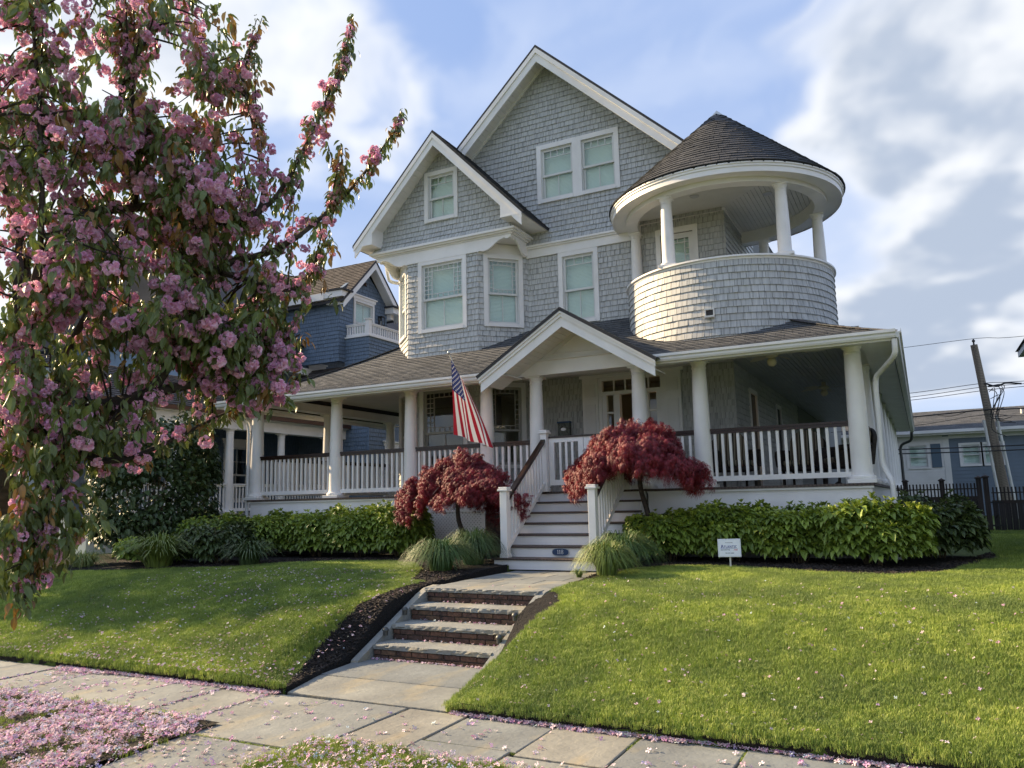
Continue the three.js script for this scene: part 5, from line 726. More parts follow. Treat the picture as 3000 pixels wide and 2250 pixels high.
  const shift = (l) => l.map((e) => [e[0].premultiply(new THREE.Matrix4().makeTranslation(-P.base[0], -P.base[1], -P.base[2])), e[1], e[2], e[3]]);
  const lm = leafMat(0.17, 0.215, 0.055, 0.45, { vertexColors: true, roughness: 0.5 });
  leaves.forEach((l, i) => scatter('leaves', sprigGeo(6, 0.074, 0.033, 500 + i, { pitch: 0.75, len: 0.1 }), lm, shift(l), tree));
  const cluster = (seed) => { const Q = rng(seed), list = []; for (let f = 0; f < 11; f++) { const u = Q() * 1.7 - 0.85, a = f * 2.4 + Q(), s = Math.sqrt(1 - u * u), c = V(Math.cos(a) * s, u, Math.sin(a) * s).multiplyScalar(0.026 + 0.012 * Q()), out = c.clone().normalize(), q = new THREE.Quaternion().setFromUnitVectors(V(0, 1, 0), out);
    for (let p = 0; p < 13; p++) { const ring = p < 7 ? 0 : 1, az = p * 0.95 + Q(), r = ring ? 0.011 : 0.019, up = ring ? 0.014 + Q() * 0.006 : 0.006 + Q() * 0.006, w = 0.009 + Q() * 0.004, cs = Math.cos(az), sn = Math.sin(az), pts = [[cs * 0.002, 0, sn * 0.002], [cs * r - sn * w, up, sn * r + cs * w], [cs * r * 1.3, up * 1.1 + (Q() - 0.5) * 0.006, sn * r * 1.3], [cs * r + sn * w, up + (Q() - 0.5) * 0.006, sn * r - cs * w]].map((k) => V(...k).applyQuaternion(q).add(c)); const g = new THREE.BufferGeometry(); g.setAttribute('position', new THREE.BufferAttribute(new Float32Array([0, 1, 2, 0, 2, 3].flatMap((k) => [pts[k].x, pts[k].y, pts[k].z])), 3)); g.computeVertexNormals(); const t = Q(); paint(g, 0.95 + 0.15 * t, 0.75 + 0.6 * t, 0.85 + 0.35 * t); list.push(g); } } return merge(list); };
  const bm = leafMat(0.82, 0.48, 0.66, 0.35, { vertexColors: true, roughness: 0.85 });
  blooms.forEach((l, i) => scatter('blossom', cluster(600 + i), bm, shift(l), tree));
}
// --- red laceleaf maples ---
function maple(label, base, trunkPts, cx, cz, rx, rz, ytop, drop, pw, thick, n, seed, side) {
  const t = thing('japanese_maple', label, 'tree', base, 'red laceleaf maples beside the porch stairs'), R = rng(seed);
  const top = V(...trunkPts[trunkPts.length - 1]); put('trunk', limb(trunkPts.map((p) => V(...p)), 0.055, 0.035, 14, 9), M.bark, t);
  const br = [], list = [[], []], yt = (rho, th) => ytop - drop * Math.pow(rho, pw) * (1 + 0.25 * Math.sin(th * 2 + seed)) + 0.3 * (n2(rho * 5 + seed, th * 2.2 + 30) - 0.5) + 0.16 * (n2(Math.cos(th) * rho * 9 + 50, Math.sin(th) * rho * 9 + 50 + seed) - 0.5);
  for (let i = 0; i < 16; i++) { const th = i * 0.4 + R() * 0.2, a = R() * 0.4 + 0.55, e = V(cx + Math.cos(th) * rx * a, yt(a, th) - 0.12, cz + Math.sin(th) * rz * a); br.push(limb([top, top.clone().lerp(e, 0.5).add(V(0, 0.14 + R() * 0.1, 0)), e], 0.018, 0.004, 8, 5)); }
  put('branches', br, M.barkPale, t, 'stuff');
  for (let i = 0; i < n; i++) { const th = R() * 6.283, rho = Math.sqrt(R()), k = Math.pow(R(), 1.6), lump = n2(Math.cos(th) * rho * 5 + 40 + seed, Math.sin(th) * rho * 5 + 40); if (lump < 0.36) continue;
    const rr = rho * (0.8 + 0.4 * n2(th * 3 + 10, seed)), x = cx + Math.cos(th) * rx * rr, z = cz + Math.sin(th) * rz * rr, y = yt(rho, th) - k * thick * (0.5 + 0.7 * (1 - rho)) + 0.07 * (lump - 0.5); const tt = R(), lit = Math.pow(1 - k, 2);
    list[i % 2].push([compose(x - base[0], y - base[1], z - base[2], 0.25 + R() * 0.5, Math.atan2(Math.cos(th) * rx, Math.sin(th) * rz) + (R() - 0.5) * 1.4, (R() - 0.5) * 0.7, 0.75 + 0.6 * R()), mix(0.45, 1.6, tt), mix(0.4, 2.2, tt * tt), mix(0.5, 1.6, tt)]); }
  const lace = (s) => { const Q = rng(s), pos = []; for (let f = 0; f < 4; f++) { const ox = (Q() - 0.5) * 0.13, oy = (Q() - 0.5) * 0.09, oz = (Q() - 0.5) * 0.13, ya = Q() * 6.3; for (let k = 0; k < 7; k++) { const a = ya + (k - 3) * 0.5, L = (0.095 - Math.abs(k - 3) * 0.011) * (0.7 + 0.5 * Q()), w = 0.0034, dx = Math.sin(a), dz = Math.cos(a), dr = 0.7 + 0.7 * Q(), h = 0.75, m = [ox + dx * L * 0.5 * h, oy - dr * L * 0.2, oz + dz * L * 0.5 * h], e = [ox + dx * L * h, oy - dr * L, oz + dz * L * h], px = dz * w, pz = -dx * w; pos.push(ox, oy, oz, m[0] + px, m[1], m[2] + pz, m[0] - px, m[1], m[2] - pz, m[0] + px, m[1], m[2] + pz, ...e, m[0] - px, m[1], m[2] - pz); for (const sd of [-1, 1]) { const c = a + sd * 0.6, l = L * 0.3; pos.push(m[0] + px * 0.5, m[1], m[2] + pz * 0.5, m[0] - px * 0.5, m[1], m[2] - pz * 0.5, m[0] + Math.sin(c) * l, m[1] - l * 0.8, m[2] + Math.cos(c) * l); } } } const g = new THREE.BufferGeometry(); g.setAttribute('position', new THREE.BufferAttribute(new Float32Array(pos), 3)); g.computeVertexNormals(); return g; };
  const m = leafMat(0.25, 0.012, 0.026, 0.4, { roughness: 0.55 }); list.forEach((l, i) => scatter('leaves', lace(seed * 3 + i), m, l, t));
}
maple('low weeping red laceleaf maple in front of the white lattice panel', [-7.25, 0.78, -12.35], [[-7.25, 0.7, -12.35], [-7.3, 1.1, -12.3], [-7.45, 1.5, -12.25], [-7.5, 1.95, -12.3]], -7.5, -12.3, 1.3, 0.8, 2.58, 0.8, 2.6, 0.5, 5600, 3);
maple('taller red laceleaf maple on a bare leaning trunk right of stairs', [-3.93, 0.78, -12.55], [[-3.93, 0.7, -12.55], [-3.95, 1.2, -12.55], [-4.02, 1.6, -12.52], [-4.12, 2.05, -12.5], [-4.1, 2.4, -12.5]], -4.15, -12.4, 1.17, 0.85, 3.0, 0.7, 2.2, 0.55, 5400, 8);
// --- leafy shrubs ---
const rosette = [0, 1, 2].map((s) => { const R = rng(700 + s), l = []; for (let i = 0; i < 9; i++) { const up = i > 5, k = up ? 0.6 : 1; const g = turned(leafGeo(0.125 * k * (0.8 + 0.4 * R()), 0.078 * k, { droop: up ? 0.1 : 0.42, fold: 0.3 + 0.3 * R(), stalk: 0.015, tip: 1.15, base: 0.8, seg: 4 }), up ? -0.8 - R() * 0.3 : -0.25 + R() * 0.45, i * 1.57 + (i > 3 ? 0.8 : 0) + (R() - 0.5) * 0.4, (R() - 0.5) * 0.4, 1, [0, up ? 0.02 : i > 3 ? 0 : -0.04, 0]), t = up ? 1.25 : 0.85 + 0.25 * R(); paint(g, t * (up ? 1.15 : 1), t, t * 0.9); l.push(g); } return merge(l); });
const hydMat = leafMat(0.20, 0.30, 0.045, 0.3, { vertexColors: true, roughness: 0.5 }), darkMat = leafMat(0.06, 0.10, 0.03, 0.2, { vertexColors: true, roughness: 0.5 });
function shrub(name, label, category, group, x, z, y0, rx, rz, H, n, seed, m = hydMat, o = {}) {
  const t = thing(name, label, category, [x, y0, z], group), R = rng(seed), st = [], list = [[], [], []];
  for (let i = 0; i < 14; i++) { const a = R() * 6.283, q = 0.3 + R() * 0.6; st.push(limb([V(x + Math.cos(a) * 0.1, y0 - 0.03, z + Math.sin(a) * 0.1), V(x + Math.cos(a) * rx * q * 0.5, y0 + H * 0.4, z + Math.sin(a) * rz * q * 0.5), V(x + Math.cos(a) * rx * q, y0 + H * 0.85, z + Math.sin(a) * rz * q)], 0.012, 0.005, 6, 5)); }
  put('stems', st, M.stem, t, 'stuff');
  for (let i = 0; i < n; i++) { const a = R() * 6.283, u = Math.pow(R(), 0.75), cap = Math.acos(1 - u * (o.under ?? 1.35)), s = Math.pow(Math.sin(cap), 0.6), c = Math.cos(cap), deep = Math.pow(R(), 2.4) * 0.4, lp = 0.86 + 0.3 * n3(Math.cos(a) * 2.2 + seed, c * 2.2 + 9, Math.sin(a) * 2.2 + seed, 4), k = lp * (1 - deep);
    let px = Math.cos(a) * s * rx * k, pz = Math.sin(a) * s * rz * k, py = H * (0.48 + 0.52 * Math.sign(c) * Math.pow(Math.abs(c), 0.7)) * (0.9 + 0.16 * (lp - 1) / 0.15) * (1 - deep * 0.3) - 0.05; if (py < (o.low ?? 0.24)) continue;
    const tilt = 0.05 + 0.38 * (1 - Math.max(0, c)), tt = R(); list[i % 3].push([compose(px, py, pz, tilt * (0.6 + 0.4 * R()), Math.atan2(px / rx, pz / rz), (R() - 0.5) * 0.5, (o.size ?? 0.98) * (0.55 + 0.75 * R())), mix(0.6, 1.4, tt), mix(0.65, 1.3, tt), mix(0.6, 1.3, tt)]); }
  list.forEach((l, i) => scatter('foliage', o.geo ? o.geo[i] : rosette[i], m, l, t));
  return t;
}
const hy = (l, x, z, y, rx, rz, H, n, sd) => shrub('hydrangea', l, 'shrub', 'hydrangeas along the porch', x, z - 0.2, y, rx, rz * 0.82, H, Math.round(n * 1.35), sd);
hy('leafy green hydrangea nearest the lattice panel, behind the weeping red maple', -9.05, -12.55, 0.8, 0.6, 0.62, 1.08, 620, 11);
hy('bright green hydrangea, second to the left of the weeping red maple', -10.0, -12.5, 0.8, 0.75, 0.66, 1.04, 700, 12);
hy('green hydrangea below the second porch column from the left', -11.1, -12.5, 0.8, 0.8, 0.66, 1.0, 680, 13);
hy('green hydrangea below the left corner column of the porch', -12.3, -12.4, 0.78, 0.8, 0.7, 0.98, 660, 14);
hy('shaded hydrangea at the far left end of the porch bed', -13.6, -12.0, 0.72, 0.8, 0.75, 1.05, 560, 15);
hy('bright hydrangea right of the stairs behind the mounded grass', -3.75, -12.5, 0.8, 0.62, 0.62, 0.88, 700, 16);
hy('tall hydrangea directly behind the white security sign', -2.75, -12.62, 0.8, 0.72, 0.58, 1.0, 760, 17);
hy('hydrangea between the security sign and the right corner column', -1.75, -12.55, 0.8, 0.68, 0.62, 0.92, 720, 18);
hy('yellow-green hydrangea in front of the right corner porch column', -0.72, -12.4, 0.8, 0.72, 0.74, 1.0, 800, 19);
shrub('dark_shrub', 'dark green rounded shrub past the right corner of the porch', 'shrub', null, 0.1, -13.95, 0.8, 0.58, 0.9, 1.02, 800, 21, darkMat);
const ivy = [0, 1, 2].map((s) => sprigGeo(7, 0.09, 0.06, 720 + s, { pitch: 0.3, len: 0.1, sp: 0.12 }));
shrub('vine_shrub', 'tall dark vine-covered shrub at left end of the porch bed', 'shrub', null, -15.3, -12.1, 0.75, 1.55, 1.1, 3.35, 2600, 22, darkMat, { geo: ivy, size: 1.25, under: 1.5 });
shrub('low_shrub', 'low yellow-green shrub below the vine-covered shrub', 'shrub', null, -13.4, -10.6, 0.7, 0.7, 0.55, 0.62, 420, 23);
shrub('low_shrub', 'low dark green shrub at the bed edge left of the lawn', 'shrub', null, -11.9, -10.9, 0.74, 0.75, 0.5, 0.85, 480, 24, darkMat);
shrub('round_shrub', 'small rounded green shrub by the right fence gate', 'shrub', null, 3.0, -22.6, 0.8, 0.5, 0.5, 0.7, 260, 25, darkMat);
// --- arching grasses ---
function mound(label, x, z, y0, r, h, n, seed, cr, cg, cb, o = {}) {
  const R = rng(seed), pos = [], col = [];
  for (let i = 0; i < n; i++) { const a = R() * 6.283, rr = Math.sqrt(R()) * r * 0.28, L = h * (0.75 + 0.5 * R()), out = r * (0.35 + 0.75 * R()), w = (o.w ?? 0.0055) * (0.7 + 0.6 * R()), ca = Math.cos(a), sa = Math.sin(a), k = 0.7 + 0.6 * R(), dry = R() < (o.dry ?? 0.02), S = 6; let prev;
    for (let s = 0; s <= S; s++) { const t = s / S, d = rr + out * Math.pow(t, 1.25), y = L * (1.9 * t - (o.fall ?? 1.45) * t * t * (0.8 + 0.4 * out / r)), ww = w * (1 - t * t * 0.9), p = [x + ca * d - sa * ww, y0 + Math.max(-0.02, y), z + sa * d + ca * ww, x + ca * d + sa * ww, y0 + Math.max(-0.02, y), z + sa * d - ca * ww]; if (prev) { pos.push(prev[0], prev[1], prev[2], prev[3], prev[4], prev[5], p[3], p[4], p[5], prev[0], prev[1], prev[2], p[3], p[4], p[5], p[0], p[1], p[2]); for (let q = 0; q < 6; q++) col.push(k * (dry ? 1.9 : 1), k * (dry ? 1.2 : 1), k * (dry ? 1.2 : 1)); } prev = p; } }
  const g = new THREE.BufferGeometry(); g.setAttribute('position', new THREE.BufferAttribute(new Float32Array(pos), 3)); g.setAttribute('color', new THREE.BufferAttribute(new Float32Array(col), 3)); g.computeVertexNormals();
  const t = thing(o.name ?? 'ornamental_grass', label, 'grass clump', [x, y0, z], o.group); put('blades', g, leafMat(cr, cg, cb, 0.25, { vertexColors: true, roughness: 0.55 }), t, 'stuff'); return t;
}
const og = { group: 'arching grasses beside the stairs' };
mound('arching green grass mound nearest the lawn, left of the walk', -6.75, -10.55, 0.76, 0.58, 0.68, 1300, 31, 0.075, 0.145, 0.03, og);
mound('arching green grass mound behind, under the weeping maple', -6.75, -11.55, 0.78, 0.58, 0.78, 1200, 32, 0.07, 0.13, 0.03, og);
mound('yellow-green grass mound nearest the lawn, right of the walk', -3.98, -10.45, 0.76, 0.45, 0.62, 1000, 33, 0.16, 0.225, 0.035, og);
mound('green grass mound behind, beside the right stair newel', -4.05, -11.3, 0.78, 0.58, 0.74, 1200, 34, 0.09, 0.16, 0.03, og);
mound('tiny tuft of grass at the walk edge by the lowest stair', -4.5, -10.7, 0.72, 0.14, 0.16, 90, 35, 0.16, 0.24, 0.05, { name: 'grass_tuft' });
mound('spiky yellow-green day lilies at the left end of bed', -12.6, -10.1, 0.7, 0.7, 0.75, 420, 36, 0.17, 0.23, 0.04, { w: 0.013, name: 'day_lily', fall: 1.2 });
mound('dark strappy day lilies beside the bed edge', -11.0, -10.75, 0.74, 0.55, 0.6, 260, 37, 0.08, 0.13, 0.04, { w: 0.012, name: 'day_lily', fall: 1.3 });
mound('pale grassy clump left of the day lilies', -14.6, -10.0, 0.68, 0.6, 0.5, 420, 38, 0.2, 0.25, 0.06, { name: 'grass_tuft' });
// a street tree just outside the frame on the left, which shades the upper left lawn
{
  const t = thing('shade_tree', 'leafy green tree at the far left edge beyond the lawn', 'tree', [-18.3, 0.4, -8.7]), R = rng(88), l = [[], [], []], top = V(-18.2, 2.6, -8.7); put('trunk', limb([V(-18.3, 0.3, -8.7), V(-18.25, 1.4, -8.7), top], 0.16, 0.11, 8, 10), M.bark, t);
  const br = []; for (let i = 0; i < 14; i++) { const a = i * 0.9, e = V(-18.2 + Math.cos(a) * (1 + R()), 3.4 + R() * 2.4, -8.8 + Math.sin(a) * (1 + R())); br.push(limb([top, top.clone().lerp(e, 0.5).add(V(0, 0.3, 0)), e], 0.05, 0.012, 7, 6)); } put('branches', br, M.bark, t, 'stuff');
  for (let i = 0; i < 2600; i++) { const a = R() * 6.283, u = R() * 2 - 1, q = Math.pow(R(), 0.4), s = Math.sqrt(1 - u * u), x = -18.2 + Math.cos(a) * s * 2.3 * q, y = 4.3 + u * 1.9 * q, z = -8.9 + Math.sin(a) * s * 2.2 * q; if (fbm3(x + 30, y + 30, z + 30, 2, 8) < 0.44) continue; const k = R(); l[i % 3].push([compose(x + 18.3, y - 0.4, z + 8.7, (R() - 0.5), R() * 6.3, (R() - 0.5), 1.6 + R()), mix(0.7, 1.3, k), mix(0.7, 1.3, k), mix(0.6, 1.2, k)]); }
  l.forEach((e, i) => scatter('leaves', ivy[i], leafMat(0.13, 0.19, 0.04, 0.4, { vertexColors: true }), e, t));
}
// ---------- flag ----------
{
  const c = document.createElement('canvas'); c.width = 1024; c.height = 540; const g = c.getContext('2d');
  for (let i = 0; i < 13; i++) { g.fillStyle = i % 2 ? '#f3efe8' : '#b3162a'; g.fillRect(0, i * 540 / 13, 1024, 540 / 13 + 1); }
  g.fillStyle = '#23306b'; g.fillRect(0, 0, 410, 540 * 7 / 13); g.fillStyle = '#f4f2ee';
  for (let r = 0; r < 9; r++) for (let k = 0; k < (r % 2 ? 5 : 6); k++) { const x = 410 * ((r % 2 ? 2 : 1) + 2 * k) / 12, y = 540 * 7 / 13 * (r + 1) / 10; g.beginPath(); for (let q = 0; q < 10; q++) { const a = -Math.PI / 2 + q * Math.PI / 5, rd = q % 2 ? 6.5 : 16; g[q ? 'lineTo' : 'moveTo'](x + Math.cos(a) * rd, y + Math.sin(a) * rd); } g.fill(); }
  const t = new THREE.CanvasTexture(c); t.colorSpace = THREE.SRGBColorSpace; t.flipY = false;
  const A = V(-7.682, 4.49, -12.42), B = V(-7.613, 3.99, -12.88), C = V(-7.68, 3.07, -12.44), D = V(-7.02, 2.82, -12.86), nu = 48, nv = 56;
  const geo = surf((u, v) => { const p = A.clone().lerp(B, u).lerp(C.clone().lerp(D, u), v); const w = v * (0.4 + 0.6 * v), f = Math.sin(u * 13 + v * 2.0) * 0.035 * w + Math.sin(u * 6 - v * 3) * 0.02 * w; p.x += -f * 0.75 + Math.sin(Math.PI * v) * 0.02 * u; p.z += f * 0.9 - 0.1 * Math.max(0, 0.22 - u) / 0.22 * w; p.y += Math.sin(u * 9 + 1) * 0.012 * v; return p; }, nu, nv);
  const uv = []; for (let j = 0; j <= nv; j++) for (let i = 0; i <= nu; i++) uv.push(j / nv, i / nu); geo.setAttribute('uv', new THREE.BufferAttribute(new Float32Array(uv), 2));
  const f = thing('flag', 'american stars and stripes flag hanging from a short pole on a porch column', 'flag', [-7.6, 2.95, -13.4]);
  put('cloth', geo, mat(0.95, 0.95, 0.95, tw({ phys: 1, map: t, transmission: 0.22, thickness: 0, roughness: 0.8 })), f, null, true);
  const tip = V(-7.70, 4.58, -12.4), ft = V(-7.56, 2.98, -13.42); put('pole', limb([ft, ft.clone().lerp(tip, 0.5), tip], 0.013, 0.011, 6, 10), M.white, f);
  const s = new THREE.SphereGeometry(0.028, 14, 10); s.translate(-7.705, 4.62, -12.37); put('finial', [s, limb([tip, V(-7.704, 4.6, -12.38)], 0.016, 0.016, 2, 8)], M.metal, f); put('bracket', rbox(-7.6, -7.52, 2.92, 3.04, -13.5, -13.4, 0.01), M.metal, f);
}
// ---------- security sign ----------
{
  const c = document.createElement('canvas'); c.width = 640; c.height = 512; const g = c.getContext('2d'); g.fillStyle = '#eef2f6'; g.fillRect(0, 0, 640, 512); g.strokeStyle = '#b9bfc6'; g.lineWidth = 5; g.strokeRect(16, 16, 608, 480);
  g.textAlign = 'center'; g.fillStyle = '#3a3f48'; g.font = 'bold 34px sans-serif'; g.fillText('Protected By:', 320, 112); g.fillStyle = '#1b2f86'; g.font = 'bold 132px sans-serif'; g.fillText('A', 116, 258); g.font = 'bold 100px sans-serif'; g.textAlign = 'left'; g.save(); g.translate(160, 258); g.scale(0.93, 1); g.fillText('TLANTIC', 0, 0); g.restore(); g.fillRect(64, 268, 510, 7);
  g.font = 'bold 52px sans-serif'; g.save(); g.translate(66, 330); g.scale(0.98, 1); g.fillStyle = '#55606e'; g.fillText('SECURITY&', 0, 0); g.restore(); g.fillStyle = '#c4202e'; g.font = 'italic bold 54px sans-serif'; g.fillText('FIRE', 440, 334);
  g.fillStyle = '#30353d'; g.textAlign = 'center'; g.font = 'bold 42px sans-serif'; g.fillText('732.531.0000', 320, 424);
  const t = new THREE.CanvasTexture(c); t.colorSpace = THREE.SRGBColorSpace;
  const s = thing('yard_sign', 'small white security company sign on a thin stake at mulch edge', 'sign', [-2.58, 0.78, -11.8]);
  const m = new THREE.Matrix4().makeRotationFromEuler(new THREE.Euler(-0.12, 0.16, 0.03)).setPosition(-2.58, 1.08, -11.8), P = new RoundedBoxGeometry(0.325, 0.26, 0.012, 3, 0.005); P.applyMatrix4(m); put('panel', P, mat(0.85, 0.87, 0.9, { roughness: 0.4 }), s);
  const pl = new THREE.PlaneGeometry(0.312, 0.248); pl.translate(0, 0, 0.0085); pl.applyMatrix4(m); put('print', pl, mat(0.95, 0.95, 0.95, { map: t, roughness: 0.45 }), s, null, true);
  put('stake', box(-2.592, -2.568, 0.74, 1.0, -11.816, -11.81), mat(0.7, 0.68, 0.6, { roughness: 0.6 }), s);
}
// ---------- porch things ----------
{
  // ceiling fans
  for (const [x, z, rot, lab] of [[-2.25, -14.75, 0.2, 'white ceiling fan with leaf-shaped blades and globe under the corner porch ceiling'], [-1.9, -20, 0.5, 'white ceiling fan farther back along the side porch']]) {
    const f = thing('ceiling_fan', lab, 'fan', [x, 4.5, z]), w = mat(0.6, 0.57, 0.48, { roughness: 0.6 }); put('motor', ring([[0.001, 4.5], [0.05, 4.5], [0.05, 4.42], [0.1, 4.41], [0.115, 4.37], [0.1, 4.33], [0.06, 4.31], [0.001, 4.31]], 24).translate(x, 0, z), w, f);
    const gl = new THREE.SphereGeometry(0.085, 20, 14); gl.translate(x, 4.24, z); put('globe', gl, mat(0.75, 0.68, 0.52, { roughness: 0.4 }), f);
    for (let k = 0; k < 5; k++) { const g = turned(leafGeo(0.5, 0.17, { droop: 0.06, fold: 0.02, seg: 8, stalk: 0.12 }), 0, rot + k * 1.2566, 0.2, 1, [x, 4.37, z]); put('blade', [g, bar(V(x, 4.37, z), V(x + Math.sin(rot + k * 1.2566) * 0.16, 4.365, z + Math.cos(rot + k * 1.2566) * 0.16), 0.04, 0.01)], w, f); }
  }
  const sp = thing('speaker', 'white box speaker under the porch ceiling beside the corner column', 'speaker', [-1.45, 4.4, -14.4]); put('cabinet', rbox(-1.65, -1.3, 4.31, 4.44, -14.55, -14.35, 0.03), M.ceil, sp); put('mount', box(-1.5, -1.45, 4.44, 4.5, -14.47, -14.43), M.ceil, sp);
  // wicker chairs with striped cushions
  const strT = (() => { const d = dtex(128, (u) => { const k = Math.floor(u * 16), q = [[0.72, 0.68, 0.6], [0.4, 0.36, 0.3], [0.72, 0.68, 0.6], [0.3, 0.34, 0.28], [0.66, 0.6, 0.5], [0.22, 0.2, 0.18]][(k * 7) % 6]; return q; }, true, 0.42); return d; })();
  const wick = mat(0.045, 0.032, 0.025, { roughness: 0.7, map: T.rough }), cush = mat(0.55, 0.55, 0.55, { map: strT, roughness: 0.9 });
  const chairs = [[-3.0, -14.6, 0.5, 'dark wicker porch chair with striped cushions by the house corner'], [-1.95, -15.6, -0.2, 'dark wicker porch chair with striped cushions in the middle of the side porch'], [-1.15, -14.9, -1.1, 'dark wicker porch chair turned sideways by the right corner column']];
  for (const [x, z, a, lab] of chairs) {
    const ch = thing('wicker_chair', lab, 'chair', [x, FL, z], 'wicker chairs on the porch'), B = new THREE.Matrix4().makeRotationY(a).setPosition(x, FL, z), pt = (n, gs, m) => { const g = merge(gs); g.applyMatrix4(B); put(n, g, m, ch); };
    for (const [sx, sz] of [[-1, -1], [1, -1], [-1, 1], [1, 1]]) pt('leg', [limb([V(sx * 0.28, 0, sz * 0.26), V(sx * 0.28, 0.2, sz * 0.25), V(sx * 0.28, 0.36, sz * 0.25)], 0.025, 0.025, 4, 8)], wick);
    pt('seat', [rbox(-0.33, 0.33, 0.28, 0.37, -0.3, 0.32, 0.03)], wick); for (const s of [-1, 1]) pt('arm', [tube([[s * 0.36, 0.36, 0.3], [s * 0.38, 0.6, 0.3], [s * 0.38, 0.64, 0.1], [s * 0.36, 0.66, -0.3]], 0.04, 24, 8), rbox(s * 0.33 - 0.015, s * 0.33 + 0.015, 0.36, 0.62, -0.3, 0.28, 0.01)], wick);
    const bk = new THREE.Shape(); bk.moveTo(-0.34, 0); bk.lineTo(0.34, 0); bk.lineTo(0.34, 0.42); bk.quadraticCurveTo(0.3, 0.62, 0, 0.64); bk.quadraticCurveTo(-0.3, 0.62, -0.34, 0.42); bk.closePath(); const bg = new THREE.ExtrudeGeometry(bk, { depth: 0.05, bevelSize: 0.012, bevelThickness: 0.012, bevelSegments: 2 }); bg.rotateX(-0.18); bg.translate(0, 0.34, -0.33); pt('back', [bg], wick);
    const cb2 = new THREE.ExtrudeGeometry(bk, { depth: 0.07, bevelSize: 0.03, bevelThickness: 0.03, bevelSegments: 3 }); cb2.scale(0.82, 0.9, 1); cb2.rotateX(-0.18); cb2.translate(0, 0.46, -0.25); pt('back_cushion', [cb2], cush); pt('seat_cushion', [rbox(-0.29, 0.29, 0.37, 0.48, -0.24, 0.3, 0.045)], cush);
  }
  const mb = thing('mailbox', 'patterned metal mailbox with blue lid on the wall left of the front door', 'mailbox', [-6.86, 3.25, ZW]); put('body', rbox(-7.0, -6.72, 3.2, 3.5, ZW + 0.02, ZW + 0.13, 0.01), mat(0.22, 0.25, 0.22, { map: T.rough, roughness: 0.6 }), mb); put('lid', rbox(-7.01, -6.71, 3.5, 3.535, ZW + 0.02, ZW + 0.15, 0.01), mat(0.05, 0.10, 0.2, { roughness: 0.5 }), mb); { const e = new THREE.CylinderGeometry(0.05, 0.05, 0.01, 24); e.scale(1.2, 1, 0.7); e.rotateX(Math.PI / 2); e.translate(-6.86, 3.36, ZW + 0.135); put('badge', e, M.metal, mb); }
  // hall: table and leaded lamp seen through the sidelight
  const tb = thing('hall_table', 'narrow dark hall table behind the right door sidelight', 'table', [-4.72, FL, -16.9]); put('top', rbox(-5.1, -4.3, FL + 0.82, FL + 0.86, -17.1, -16.7, 0.01), M.rail, tb); for (const [sx, sz] of [[-5.06, -17.06], [-4.34, -17.06], [-5.06, -16.74], [-4.34, -16.74]]) put('leg', box(sx - 0.025, sx + 0.025, FL, FL + 0.82, sz - 0.025, sz + 0.025), M.rail, tb);
  put('hall_floor', box(XL + 0.3, XR - 0.3, FL - 0.06, FL - 0.005, -20.4, ZW - 0.05), M.rail, house);
  const lp = thing('table_lamp', 'lit amber leaded-glass lamp on the hall table behind sidelight', 'lamp', [-4.78, FL + 0.86, -16.9]); put('stand', ring([[0.001, 2.845], [0.08, 2.845], [0.07, 2.87], [0.018, 2.9], [0.018, 3.25], [0.001, 3.25]], 20).translate(-4.78, 0, -16.9), M.bronze, lp); const sh = ring([[0.19, 3.2], [0.18, 3.27], [0.13, 3.36], [0.04, 3.41], [0.001, 3.415]], 16).translate(-4.78, 0, -16.9); put('shade', sh, mat(0.6, 0.33, 0.06, tw({ phys: 1, roughness: 0.5, transmission: 0.3, thickness: 0, emissive: new THREE.Color(0.9, 0.42, 0.06), emissiveIntensity: 0.5 })), lp);
  const pl = new THREE.PointLight(new THREE.Color(1, 0.6, 0.25), 0.12, 6); pl.position.set(-4.78, 3.27, -16.9); pl.castShadow = true; scene.add(pl);
}
